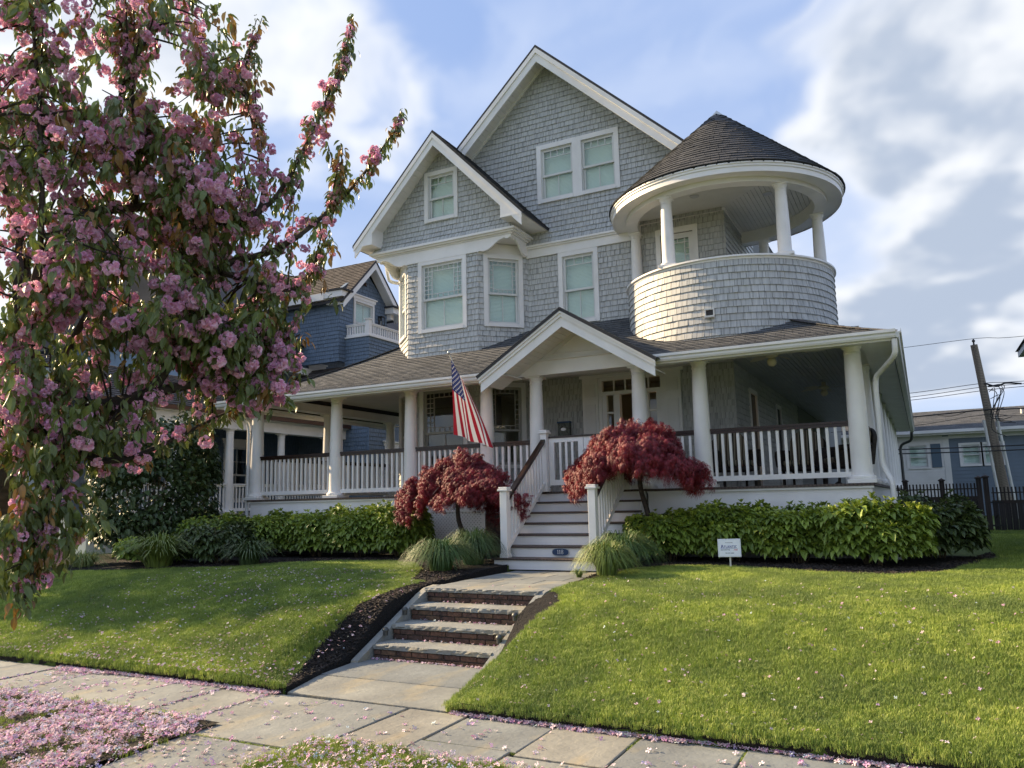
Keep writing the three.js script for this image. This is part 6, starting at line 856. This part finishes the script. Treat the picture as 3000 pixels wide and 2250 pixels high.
// ---------- blue house on the left ----------
{
  const n = thing('blue_house', 'blue shingled house with white trim and brown wooden roofs, left', 'house', [-20, 0.7, -22]);
  const XN = -18, f2 = 1.67, W = M.white;
  // side porch facing us
  for (const z of [-12.65, -14.7, -16.7, -18.8, -20.9, -23.0]) column(n, XN, z, f2 - (z > -14 ? 0 : 0), 4.12, 0.13, { top: 0.82 });
  put('porch_floor', box(-20, XN + 0.25, f2 - 0.06, f2, -23.4, -12.2), M.concrete, n); put('porch_skirt', [box(XN + 0.18, XN + 0.22, 0.6, f2 - 0.06, -23.4, -12.2), box(-20, XN + 0.18, 0.6, f2 - 0.06, -12.25, -12.2)], W, n);
  put('porch_beam', [box(XN - 0.16, XN + 0.16, 4.12, 4.45, -23.4, -12.4), box(XN - 0.2, XN + 0.3, 4.45, 4.5, -23.5, -12.3)], W, n);
  put('gutter', box(XN + 0.28, XN + 0.4, 4.48, 4.6, -23.6, -12.2), M.copper, n);
  let pz = -12.65; for (const z of [-14.7, -16.7, -18.8, -20.9, -23.0]) { railing(n, [XN, pz - 0.12], [XN, z + 0.12], f2, { m: W, top: 0.82, gap: 0.125, low: 0.06, w: 0.036 }); pz = z; }
  const pr = (a, s, c = 0) => V(XN + 0.4 - s + c * 0.45, 4.58 + 0.5 * s + c * 0.9, -a); put('porch_roof', surf((u, v) => pr(mix(12, 23.6, u), v * 2.6, -0.005), 2, 2), M.roofEdge, n);
  put('porch_roof_shakes', laid(shingle(pr, [[12, 0], [23.6, 0], [23.6, 2.6], [12, 2.6]], [], { seed: 81, h: 0.16, wmin: 0.1, wmax: 0.26, t0: 0.03, t1: 0.006, tone: 0.3, wob: 0.01 }), 0.1), M.cedar, n, 'stuff', true);
  // side wall
  const FS = face(-20, -12.6, Math.PI / 2), hs = [[1.2, 2.5, 1.9, 3.9], [3.5, 4.5, 1.68, 3.9], [5.7, 6.9, 2.0, 3.9], [6.3, 7.2, 5.9, 7.3], [9.6, 10.5, 5.6, 7.0], [11.4, 12.8, 2.0, 3.9]];
  put('side_wall', wallGeo(FS, [[0, 0.7], [22, 0.7], [22, 7.7], [4.9, 7.7], [4.9, 5.6], [0, 5.6]], hs.map((h) => winHole(...h)), -0.2, 0), M.bluePlain, n);
  put('siding_shingles', laid(shingle(FS, [[0, 1.7], [16, 1.7], [16, 7.7], [0, 7.7]], hs.concat([[-1, 4.9, 5.55, 8]]), { seed: 82, h: 0.145, wmin: 0.12, wmax: 0.28 })), M.blue, n, 'stuff', true);
  for (const h of hs) { win(FS, n, ...h, { upper: 'grid', lowStyle: 'plain', blind: h[3] > 5 ? M.blind : null }); put('window_head', [fbox(FS, h[0] - 0.04, h[1] + 0.04, h[3], h[3] + 0.12, 0, 0.05), fbox(FS, h[0] - 0.1, h[1] + 0.1, h[3] + 0.12, h[3] + 0.17, 0, 0.09)], W, n); }
  put('rear_room', [box(-31, -20.21, 0.7, 7.7, -34.6, -34.4), box(-31, -30.8, 0.7, 7.7, -34, -12.8), box(-31, -20.01, 0.7, 5.6, -12.8, -12.6), box(-31, -20.01, 5.5, 5.6, -17.5, -12.81), box(-31, -20.01, 5.6, 7.7, -17.7, -17.5), box(-22.6, -22.5, 0.7, 7.6, -34, -17.8)], M.bluePlain, n);
  // upper storey skirt roof, cornice, main roof
  put('cornice', [box(-20.2, -19.55, 6.55, 6.62, -34, -17.4), box(-19.6, -19.55, 6.62, 6.8, -34, -17.4)], W, n);
  const main = [[-31.6, 7.6], [-19.5, 7.6], [-25.6, 12.6]]; put('main_roof', poly(main, -34.8, -17.0), M.cedar.clone(), n).material.vertexColors = false;
  put('rake_board', [poly([[-31.8, 7.4], [-25.6, 12.55], [-25.6, 12.85], [-31.9, 7.65]].reverse(), -17.0, -16.9), poly([[-19.3, 7.4], [-19.2, 7.65], [-25.6, 12.85], [-25.6, 12.55]], -17.0, -16.9)], W, n);
  // the balcony wing: walls, skirt roof, gable towards us
  const XG = -18.0, zf = -21.54, zb = -24.35, apex = -23.1, FZ = face(-20.5, zf, 0), FX = face(XG, zf, Math.PI / 2), LW = zf - zb;
  const w1 = put('wing_wall', [wallGeo(FZ, [[0, 6.9], [2.5, 6.9], [2.5, 9.3], [0, 9.3]], [], -0.15, 0), wallGeo(FX, [[0, 6.9], [LW, 6.9], [LW, 9.5], [LW / 2, 10.6], [0, 9.5]], [[0.82, 1.95, 7.8, 9.35]], -0.15, -0.0)], M.bluePlain, n);
  put('wing_shingles', laid(shingle(FZ, [[0, 6.9], [2.51, 6.9], [2.51, 9.2], [0, 9.2]], [], { seed: 83, h: 0.14, wmin: 0.12, wmax: 0.26 }).concat(shingle(FX, [[0, 6.9], [LW, 6.9], [LW, 9.5], [LW / 2, 10.62], [0, 9.5]], [[0.72, 2.05, 7.8, 9.5]], { seed: 84, h: 0.14, wmin: 0.12, wmax: 0.26 }))), M.blue, n, 'stuff', true);
  win(FX, n, 0.78, 2.0, 7.75, 9.38, { upper: 'plain', lowStyle: 'plain', blind: M.blind }); put('window_head', [fbox(FX, 0.72, 2.06, 9.38, 9.5, 0, 0.06), fbox(FX, 0.66, 2.12, 9.5, 9.55, 0, 0.1)], W, n);
  { const l = sub('wall_lantern', n); put('lantern_frame', [fbox(FX, 2.25, 2.43, 8.95, 8.98, 0.02, 0.2), fbox(FX, 2.25, 2.43, 8.6, 8.63, 0.02, 0.2), fbox(FX, 2.25, 2.27, 8.63, 8.95, 0.02, 0.04), fbox(FX, 2.41, 2.43, 8.63, 8.95, 0.02, 0.04), fbox(FX, 2.25, 2.27, 8.63, 8.95, 0.18, 0.2), fbox(FX, 2.41, 2.43, 8.63, 8.95, 0.18, 0.2), fbox(FX, 2.3, 2.38, 8.7, 8.9, 0.0, 0.02)], M.black, l); put('candle', fbox(FX, 2.32, 2.36, 8.63, 8.8, 0.09, 0.13), M.white, l); }
  { const l = sub('flood_light', n); for (const a of [1.12, 1.38]) { const g = new THREE.ConeGeometry(0.07, 0.16, 12); g.rotateX(-2.2); const p = FX(a, 9.98, 0.1); g.translate(p.x, p.y, p.z); put('lamp_head', g, M.copper, l); } }
  const wg = (o, t0, t1, x0, x1) => { const q = [], sl = 1.02, g = [];
    for (const s of [-1, 1]) { const A = apex, e = LW / 2 + o, a = [[A, 10.95 - t0], [A + s * e, 10.95 - t0 - sl * e], [A + s * e, 10.95 - t1 - sl * e], [A, 10.95 - t1]]; g.push(alongX(s > 0 ? a.reverse() : a, x0, x1)); } return g; };
  put('wing_roof', wg(0.45, 0, 0.08, -25.6, XG + 0.45), M.roofEdge, n);
  { const sl = 1.02, k = Math.hypot(1, sl), e = LW / 2 + 0.45, mp = (a, b, c = 0) => V(-25 + a, 10.95 - sl * e + b * sl / k + c / k, apex + e - b / k + c * sl / k); put('wing_roof_shakes', laid(shingle(mp, [[0, 0], [7.45, 0], [7.45, e * k], [0, e * k]], [], { seed: 85, h: 0.13, wmin: 0.12, wmax: 0.28, t0: 0.025, tone: 0.25 }), 0.1), M.cedar, n, 'stuff', true); }
  put('rake_board', wg(0.4, 0.085, 0.34, XG + 0.38, XG + 0.43), W, n); put('wing_soffit', wg(0.38, 0.2, 0.23, XG + 0.01, XG + 0.38), W, n);
  for (const s of [0, 1]) { const z0 = s ? zb - 0.3 : zf - 0.12, z1 = s ? zb + 0.12 : zf + 0.36; put('eave_return', [box(XG - 0.4, XG + 0.42, 9.15, 9.38, z0, z1), box(XG - 0.4, XG + 0.2, 8.95, 9.149, z0 + 0.1, z1 - 0.12)], W, n); put('return_roof', bar(V(XG - 0.4, 9.43, (z0 + z1) / 2), V(XG + 0.5, 9.40, (z0 + z1) / 2), z1 - z0 + 0.1, 0.06), M.roofEdge, n); }
  put('cornice', box(-25, XG - 0.4, 9.1, 9.35, zf + 0.01, zf + 0.4), W, n);
  // balcony parapet with its rail
  const bx = -16.95, bz = zf - 0.35, be = zb - 0.6;
  put('balcony_wall', [box(bx - 0.12, bx, 6.7, 7.75, be, bz), box(XG, bx - 0.12, 6.7, 7.75, bz - 0.12, bz), box(XG, bx - 0.13, 7.3, 7.4, be, bz - 0.13)], M.bluePlain, n);
  put('balcony_shingles', laid(shingle(face(XG, bz, 0), [[0, 6.7], [bx - XG + 0.01, 6.7], [bx - XG + 0.01, 7.74], [0, 7.74]], [], { seed: 86, h: 0.13, wmin: 0.12, wmax: 0.26 }).concat(shingle(face(bx, bz, Math.PI / 2), [[0, 6.7], [bz - be, 6.7], [bz - be, 7.74], [0, 7.74]], [], { seed: 87, h: 0.13, wmin: 0.12, wmax: 0.26 }))), M.blue, n, 'stuff', true);
  put('balcony_cap', [box(XG - 0.1, bx + 0.06, 7.75, 7.8, bz - 0.2, bz + 0.06), box(bx - 0.2, bx + 0.06, 7.75, 7.799, be, bz - 0.21)], W, n);
  railing(n, [XG, bz - 0.06], [bx - 0.14, bz - 0.06], 7.75, { m: W, top: 0.48, low: 0.06, gap: 0.11 }); railing(n, [bx - 0.06, bz - 0.14], [bx - 0.06, be], 7.75, { m: W, top: 0.48, low: 0.06, gap: 0.13 });
  put('balcony_post', [rbox(bx - 0.14, bx + 0.02, 7.8, 8.36, bz - 0.14, bz + 0.02, 0.006), rbox(bx - 0.17, bx + 0.05, 8.36, 8.4, bz - 0.17, bz + 0.05, 0.006)], W, n);
  // skirt roof below the wing
  const sk = (a, s, c = 0) => V(bx + 0.75 - s + c * 0.5, 6.1 + 0.8 * s + c * 0.85, -a), sk2 = (a, s, c = 0) => V(a, 6.1 + 0.8 * s + c * 0.85, bz + 0.75 - s + c * 0.5);
  put('skirt_roof', [surf((u, v) => sk(mix(-bz - 0.75 + v * 0.8, 26.5, u), v * 0.8, -0.004), 2, 2), surf((u, v) => sk2(mix(-24, bx + 0.75 - v * 0.8, u), v * 0.8, -0.004), 2, 2)], M.roofEdge, n);
  put('skirt_roof_shakes', laid(shingle(sk, [[-bz - 0.75, 0], [26.5, 0], [26.5, 0.8], [-bz + 0.05, 0.8]], [], { seed: 88, h: 0.15, wmin: 0.12, wmax: 0.3, t0: 0.03, tone: 0.3 }).concat(shingle(sk2, [[-24, 0], [bx + 0.75, 0], [bx - 0.05, 0.8], [-24, 0.8]], [], { seed: 89, h: 0.15, wmin: 0.12, wmax: 0.3, t0: 0.03, tone: 0.3 })), 0.1), M.cedar, n, 'stuff', true);
  put('skirt_gutter', [box(bx + 0.68, bx + 0.82, 6.0, 6.12, -26.5, bz + 0.75), box(-24, bx + 0.67, 6.0, 6.12, bz + 0.68, bz + 0.82)], M.copper, n);
  put('skirt_soffit', [box(-20, bx + 0.7, 5.72, 5.98, -26.5, bz + 0.7)], W, n);
  put('lower_wall', [box(-20, bx + 0.1, 0.7, 5.71, -26.4, bz + 0.1)], M.bluePlain, n);
  put('siding_shingles', laid(shingle(face(-20, bz + 0.1, 0), [[0, 3.3], [3.1, 3.3], [3.1, 5.7], [0, 5.7]], [], { seed: 90, h: 0.145, wmin: 0.12, wmax: 0.28 }).concat(shingle(face(bx + 0.1, bz + 0.1, Math.PI / 2), [[0, 1], [5, 1], [5, 5.7], [0, 5.7]], [[0.9, 2.1, 1.9, 3.9]], { seed: 91, h: 0.145, wmin: 0.12, wmax: 0.28 }))), M.blue, n, 'stuff', true);
  { const f = face(bx + 0.1, bz + 0.1, Math.PI / 2); win(f, n, 0.9, 2.1, 1.9, 3.9, { upper: 'grid', blind: M.blindDark }); put('window_head', [fbox(f, 0.84, 2.16, 3.9, 4.02, 0, 0.05), fbox(f, 0.78, 2.22, 4.02, 4.07, 0, 0.1)], W, n); }
  put('downspout', tube([[-19.7, 6.6, -17.4], [-19.75, 6.3, -17.4], [-19.85, 6.0, -17.4], [-19.85, 5.0, -17.4], [-19.85, 4.5, -17.4]], 0.06, 20, 8), M.copper, n);
}
// ---------- things on the right ----------
{
  // grey-blue and white house beyond the fence
  const ZH = -40, h = thing('clapboard_house', 'white and slate-blue clapboard house behind the fence, right', 'house', [6, 0.8, ZH]), F = face(0, ZH, 0), wh = mat(0.8, 0.8, 0.79, { roughness: 0.5, map: T.dirt }), bl = mat(0.155, 0.205, 0.265, { roughness: 0.6, map: T.dirt }), cx = 1.05;
  const wl = [-0.55, 0.4, 2.9, 4.05], wr = [1.55, 3.3, 2.95, 3.98], w3 = [6.5, 8, 2.95, 3.98];
  put('wall', [wallGeo(F, [[-5, 0.6], [14, 0.6], [14, 4.35], [-5, 4.35]], [winHole(...wl), winHole(wr[0], 2.46, wr[2], wr[3]), winHole(2.4, wr[1], wr[2], wr[3])], -0.2, 0), box(-5, 14, 0.6, 4.3, -46.2, -46)], M.bluePlain, h);
  const boards = (x0, x1, m, p, holes) => { for (let y = 0.8; y < 4.28; y += p) { let rs = [[x0, x1, y, y + p]]; for (const q of holes) rs = rs.flatMap((r) => cutRect(r, q)); for (const [a, b, c, d] of rs) { const g = box(a, b, c, d, 0.004, 0.012); const ps = g.attributes.position; for (let i = 0; i < ps.count; i++) if (ps.getZ(i) > 0.01) ps.setZ(i, mix(0.024, 0.008, (ps.getY(i) - y) / p)); g.computeVertexNormals(); put('clapboard', g.applyMatrix4(F.m), m, h); } } };
  boards(-5, cx - 0.1, wh, 0.115, [wl, [0.45, 0.85, 2.95, 4.0]]); boards(cx + 0.14, 14, bl, 0.165, [wr]);
  put('corner_board', fbox(F, cx - 0.1, cx + 0.14, 0.8, 4.3, 0, 0.05), wh, h); put('frieze_board', [fbox(F, -5, cx - 0.101, 4.2, 4.36, 0.025, 0.06), fbox(F, cx + 0.141, 14, 4.2, 4.36, 0.025, 0.06)], wh, h);
  win(F, h, ...wl, { upper: 'plain', lower: 1, lowStyle: 'plain', blind: M.blindDark }); win(F, h, wr[0], 2.46, wr[2], wr[3], { upper: 'grid', lower: 1, blind: M.blindDark, split: 0.5 }); win(F, h, 2.39, wr[1], wr[2], wr[3], { upper: 'grid', lower: 1, blind: M.blindDark, split: 0.5 });
  put('shutter', fbox(F, 0.47, 0.83, 2.95, 4.0, 0.02, 0.06), mat(0.09, 0.14, 0.19, { roughness: 0.6 }), h);
  put('eave', [fbox(F, -5.2, 14, 4.36, 4.42, -0.1, 0.5), fbox(F, -5.2, 14, 4.42, 4.56, 0.46, 0.5)], wh, h); put('gutter', fbox(F, -5.2, 14, 4.44, 4.57, 0.5, 0.62), M.gutter, h);
  const rf = (a, s, c = 0) => V(a, 4.55 + 0.36 * s + c * 0.94, ZH + 0.55 - s + c * 0.34); put('roof', [surf((u, v) => rf(mix(-5.3, 14, u), v * 3.2, -0.01), 2, 2), surf((u, v) => V(mix(-5.3, 14, u), 5.7 - v * 1.3, -42.65 - v * 3.6), 2, 2)], M.roofEdge, h);
  put('roof_shingles', laid(shingle(rf, [[-5.3, 0], [14, 0], [14, 3.2], [-5.3, 3.2]], [], { seed: 93, h: 0.14, wmin: 0.3, wmax: 0.7, t0: 0.012, tone: 0.22 }), 0.1), M.roof, h, 'stuff', true);
  put('roof_vent', limb([V(4.2, 5.0, -41.4), V(4.2, 5.2, -41.4), V(4.2, 5.5, -41.4)], 0.05, 0.05, 3, 10), wh, h);
  // fence and gate
  const ZF = -24, post = mat(0.075, 0.058, 0.05, { map: T.plank, roughness: 0.9 }), bd = [0.85, 1, 1.2].map((k) => mat(0.06 * k, 0.052 * k, 0.05 * k, { map: T.plank, roughness: 0.9 }));
  const postAt = (p, x, y1) => { put('post', rbox(x - 0.06, x + 0.06, 0.7, y1, ZF - 0.06, ZF + 0.06, 0.006), post, p); put('post_cap', [rbox(x - 0.085, x + 0.085, y1 + 0.001, y1 + 0.035, ZF - 0.085, ZF + 0.085, 0.006), new THREE.ConeGeometry(0.1, 0.05, 4, 1).rotateY(Math.PI / 4).translate(x, y1 + 0.06, ZF)], post, p); };
  const panel = (p, x0, x1, yt, R) => { const n = Math.round((x1 - x0) / 0.14); for (let i = 0; i < n; i++) put('board', box(mix(x0, x1, i / n) + 0.003, mix(x0, x1, (i + 1) / n) - 0.003, 0.82, yt - 0.42, ZF - 0.012, ZF + 0.01 + R() * 0.004), bd[Math.floor(R() * 3)], p); put('rail', [box(x0, x1, yt - 0.42, yt - 0.34, ZF - 0.02, ZF + 0.02)], post, p); put('rail', box(x0, x1, yt - 0.16, yt - 0.13, ZF - 0.016, ZF + 0.012), post, p); const m = Math.round((x1 - x0) / 0.085); for (let i = 0; i < m; i++) { const a = mix(x0, x1, (i + 0.5) / m); put('picket', box(a - 0.018, a + 0.018, yt - 0.34, yt, ZF + 0.0125, ZF + 0.026), post, p); } };
  const R = rng(3), fe = thing('wooden_fence', 'weathered dark board fence with picket top behind the dark shrub', 'fence', [0.5, 0.8, ZF]); for (const x of [-2.1, -0.42, 0.45, 1.3]) postAt(fe, x, x > 1 ? 2.16 : 2.12); for (const [a, b] of [[-2.04, -0.48], [-0.36, 0.39], [0.51, 1.24]]) panel(fe, a, b, 2.05, R);
  const ga = thing('fence_gate', 'weathered board gate with black strap hinges at right edge', 'gate', [2, 0.8, ZF]); postAt(ga, 1.46, 2.18); panel(ga, 1.56, 2.9, 1.93, R); postAt(ga, 3.0, 2.1); panel(ga, 3.08, 5.4, 1.93, R);
  put('hinge', box(1.52, 1.8, 1.52, 1.56, ZF + 0.016, ZF + 0.024), M.black, ga); put('hinge', box(1.52, 1.8, 0.93, 0.97, ZF + 0.016, ZF + 0.024), M.black, ga); put('latch_handle', tube([[1.66, 1.32, ZF + 0.02], [1.64, 1.22, ZF + 0.06], [1.58, 1.12, ZF + 0.02]], 0.012, 12, 6), M.black, ga);
  // utility pole and wires
  const pw = mat(0.5, 0.42, 0.34, { map: T.bark, roughness: 0.9 }), A = V(2.9, 0.6, -35.85), B = V(2.2, 7.38, -34.3), pole = thing('utility_pole', 'leaning weathered wooden utility pole behind the fence', 'pole', [2.9, 0.6, -35.85]);
  put('shaft', limb([A, A.clone().lerp(B, 0.5), B], 0.185, 0.12, 10, 12), pw, pole); const al = (t, dx, dz = 0.2) => A.clone().lerp(B, t).add(V(dx, 0, dz));
  for (const d of [-0.24, 0.24]) put('conduit', limb([al(0.0, d), al(0.3, d), al(d < 0 ? 0.58 : 0.6, d * 0.9)], 0.05, 0.05, 6, 8), M.gutter, pole); put('insulator', ring([[0.001, 7.36], [0.03, 7.36], [0.03, 7.48], [0.055, 7.5], [0.055, 7.55], [0.02, 7.6], [0.001, 7.62]], 12).translate(2.2, 0, -34.3), M.black, pole);
  const Rr = rng(19), tang = []; for (let k = 0; k < 7; k++) { const s = al(0.77 - Rr() * 0.08, 0.15, 0.15), e = s.clone().add(V(0.3 + Rr() * 0.7, -0.5 - Rr() * 1.5, 0)); tang.push(tube([s, s.clone().lerp(e, 0.3).add(V(Rr() * 0.5, 0.3, 0)), s.clone().lerp(e, 0.6).add(V(-0.3 * Rr(), -0.35, 0)), e], 0.014, 24, 5)); } tang.push(tube([[2.42, 5.9, -34.5], [2.8, 5.75, -34.5], [3.1, 5.85, -34.5], [3.6, 5.78, -34.5]], 0.035, 20, 6)); put('cable_tangle', tang, M.black, pole, 'stuff');
  const wires = [[7.605, 7.69, 7.60, 0.01, 'thin top wire running to the top of the utility pole'], [5.75, 5.93, 5.9, 0.012, 'upper of three service wires left of the pole'], [5.59, 5.79, 5.8, 0.012, 'middle of three service wires left of the pole'], [5.47, 5.65, 5.7, 0.012, 'lower of three service wires left of the pole'], [4.8, 4.91, 4.88, 0.026, 'bundled cable with drooping loops crossing the pole'], [4.45, 4.73, 4.6, 0.01, 'slack thin wire below the bundled cable']];
  for (const [yl, ym, yr, r, lab] of wires) { const z = -34.72, w = put('overhead_wire', tube([[-12, yl - 0.4, z], [-5, yl - 0.12, z], [-0.3, yl, z], [2.36, ym, z], [3.75, yr, z], [9, yr + 0.1, z], [16, yr + 0.5, z]], r, 80, 5), M.black); tag(w, lab, 'wire', 'overhead wires'); if (r > 0.02) { const lp = tube([[0.6, ym - 0.06, z], [1.2, ym - 0.16, z], [1.8, ym - 0.02, z]], 0.012, 16, 5); w.geometry = merge([w.geometry, uvm(lp)]); } }
  for (const [y, lab] of [[3.55, 'upper of the two black cables across the clapboard house'], [3.38, 'lower of the two black cables across the clapboard house']]) { const w = put('overhead_wire', tube([[-8, y + 0.12, -34.9], [-2, y + 0.03, -34.9], [3, y - 0.03, -34.9], [9, y + 0.05, -34.9], [16, y + 0.4, -34.9]], 0.024, 40, 5), M.black); tag(w, lab, 'wire', 'overhead wires'); }
  // corner of the next house's eave at the frame edge
  const nb = thing('neighbour_house', 'grey house whose dark eave corner just enters at right edge', 'house', [6, 0.8, -15]); put('wall', box(3.2, 10, 0.6, 4.6, -18.4, -9.5), M.bluePlain, nb); put('eave', box(1.98, 10.5, 4.54, 4.66, -19, -9), M.metal, nb); put('roof', poly([[1.94, 4.665], [11, 4.665], [6.5, 7.4]], -19.05, -8.95), M.roofEdge, nb);
}
renderer.render(scene, camera);
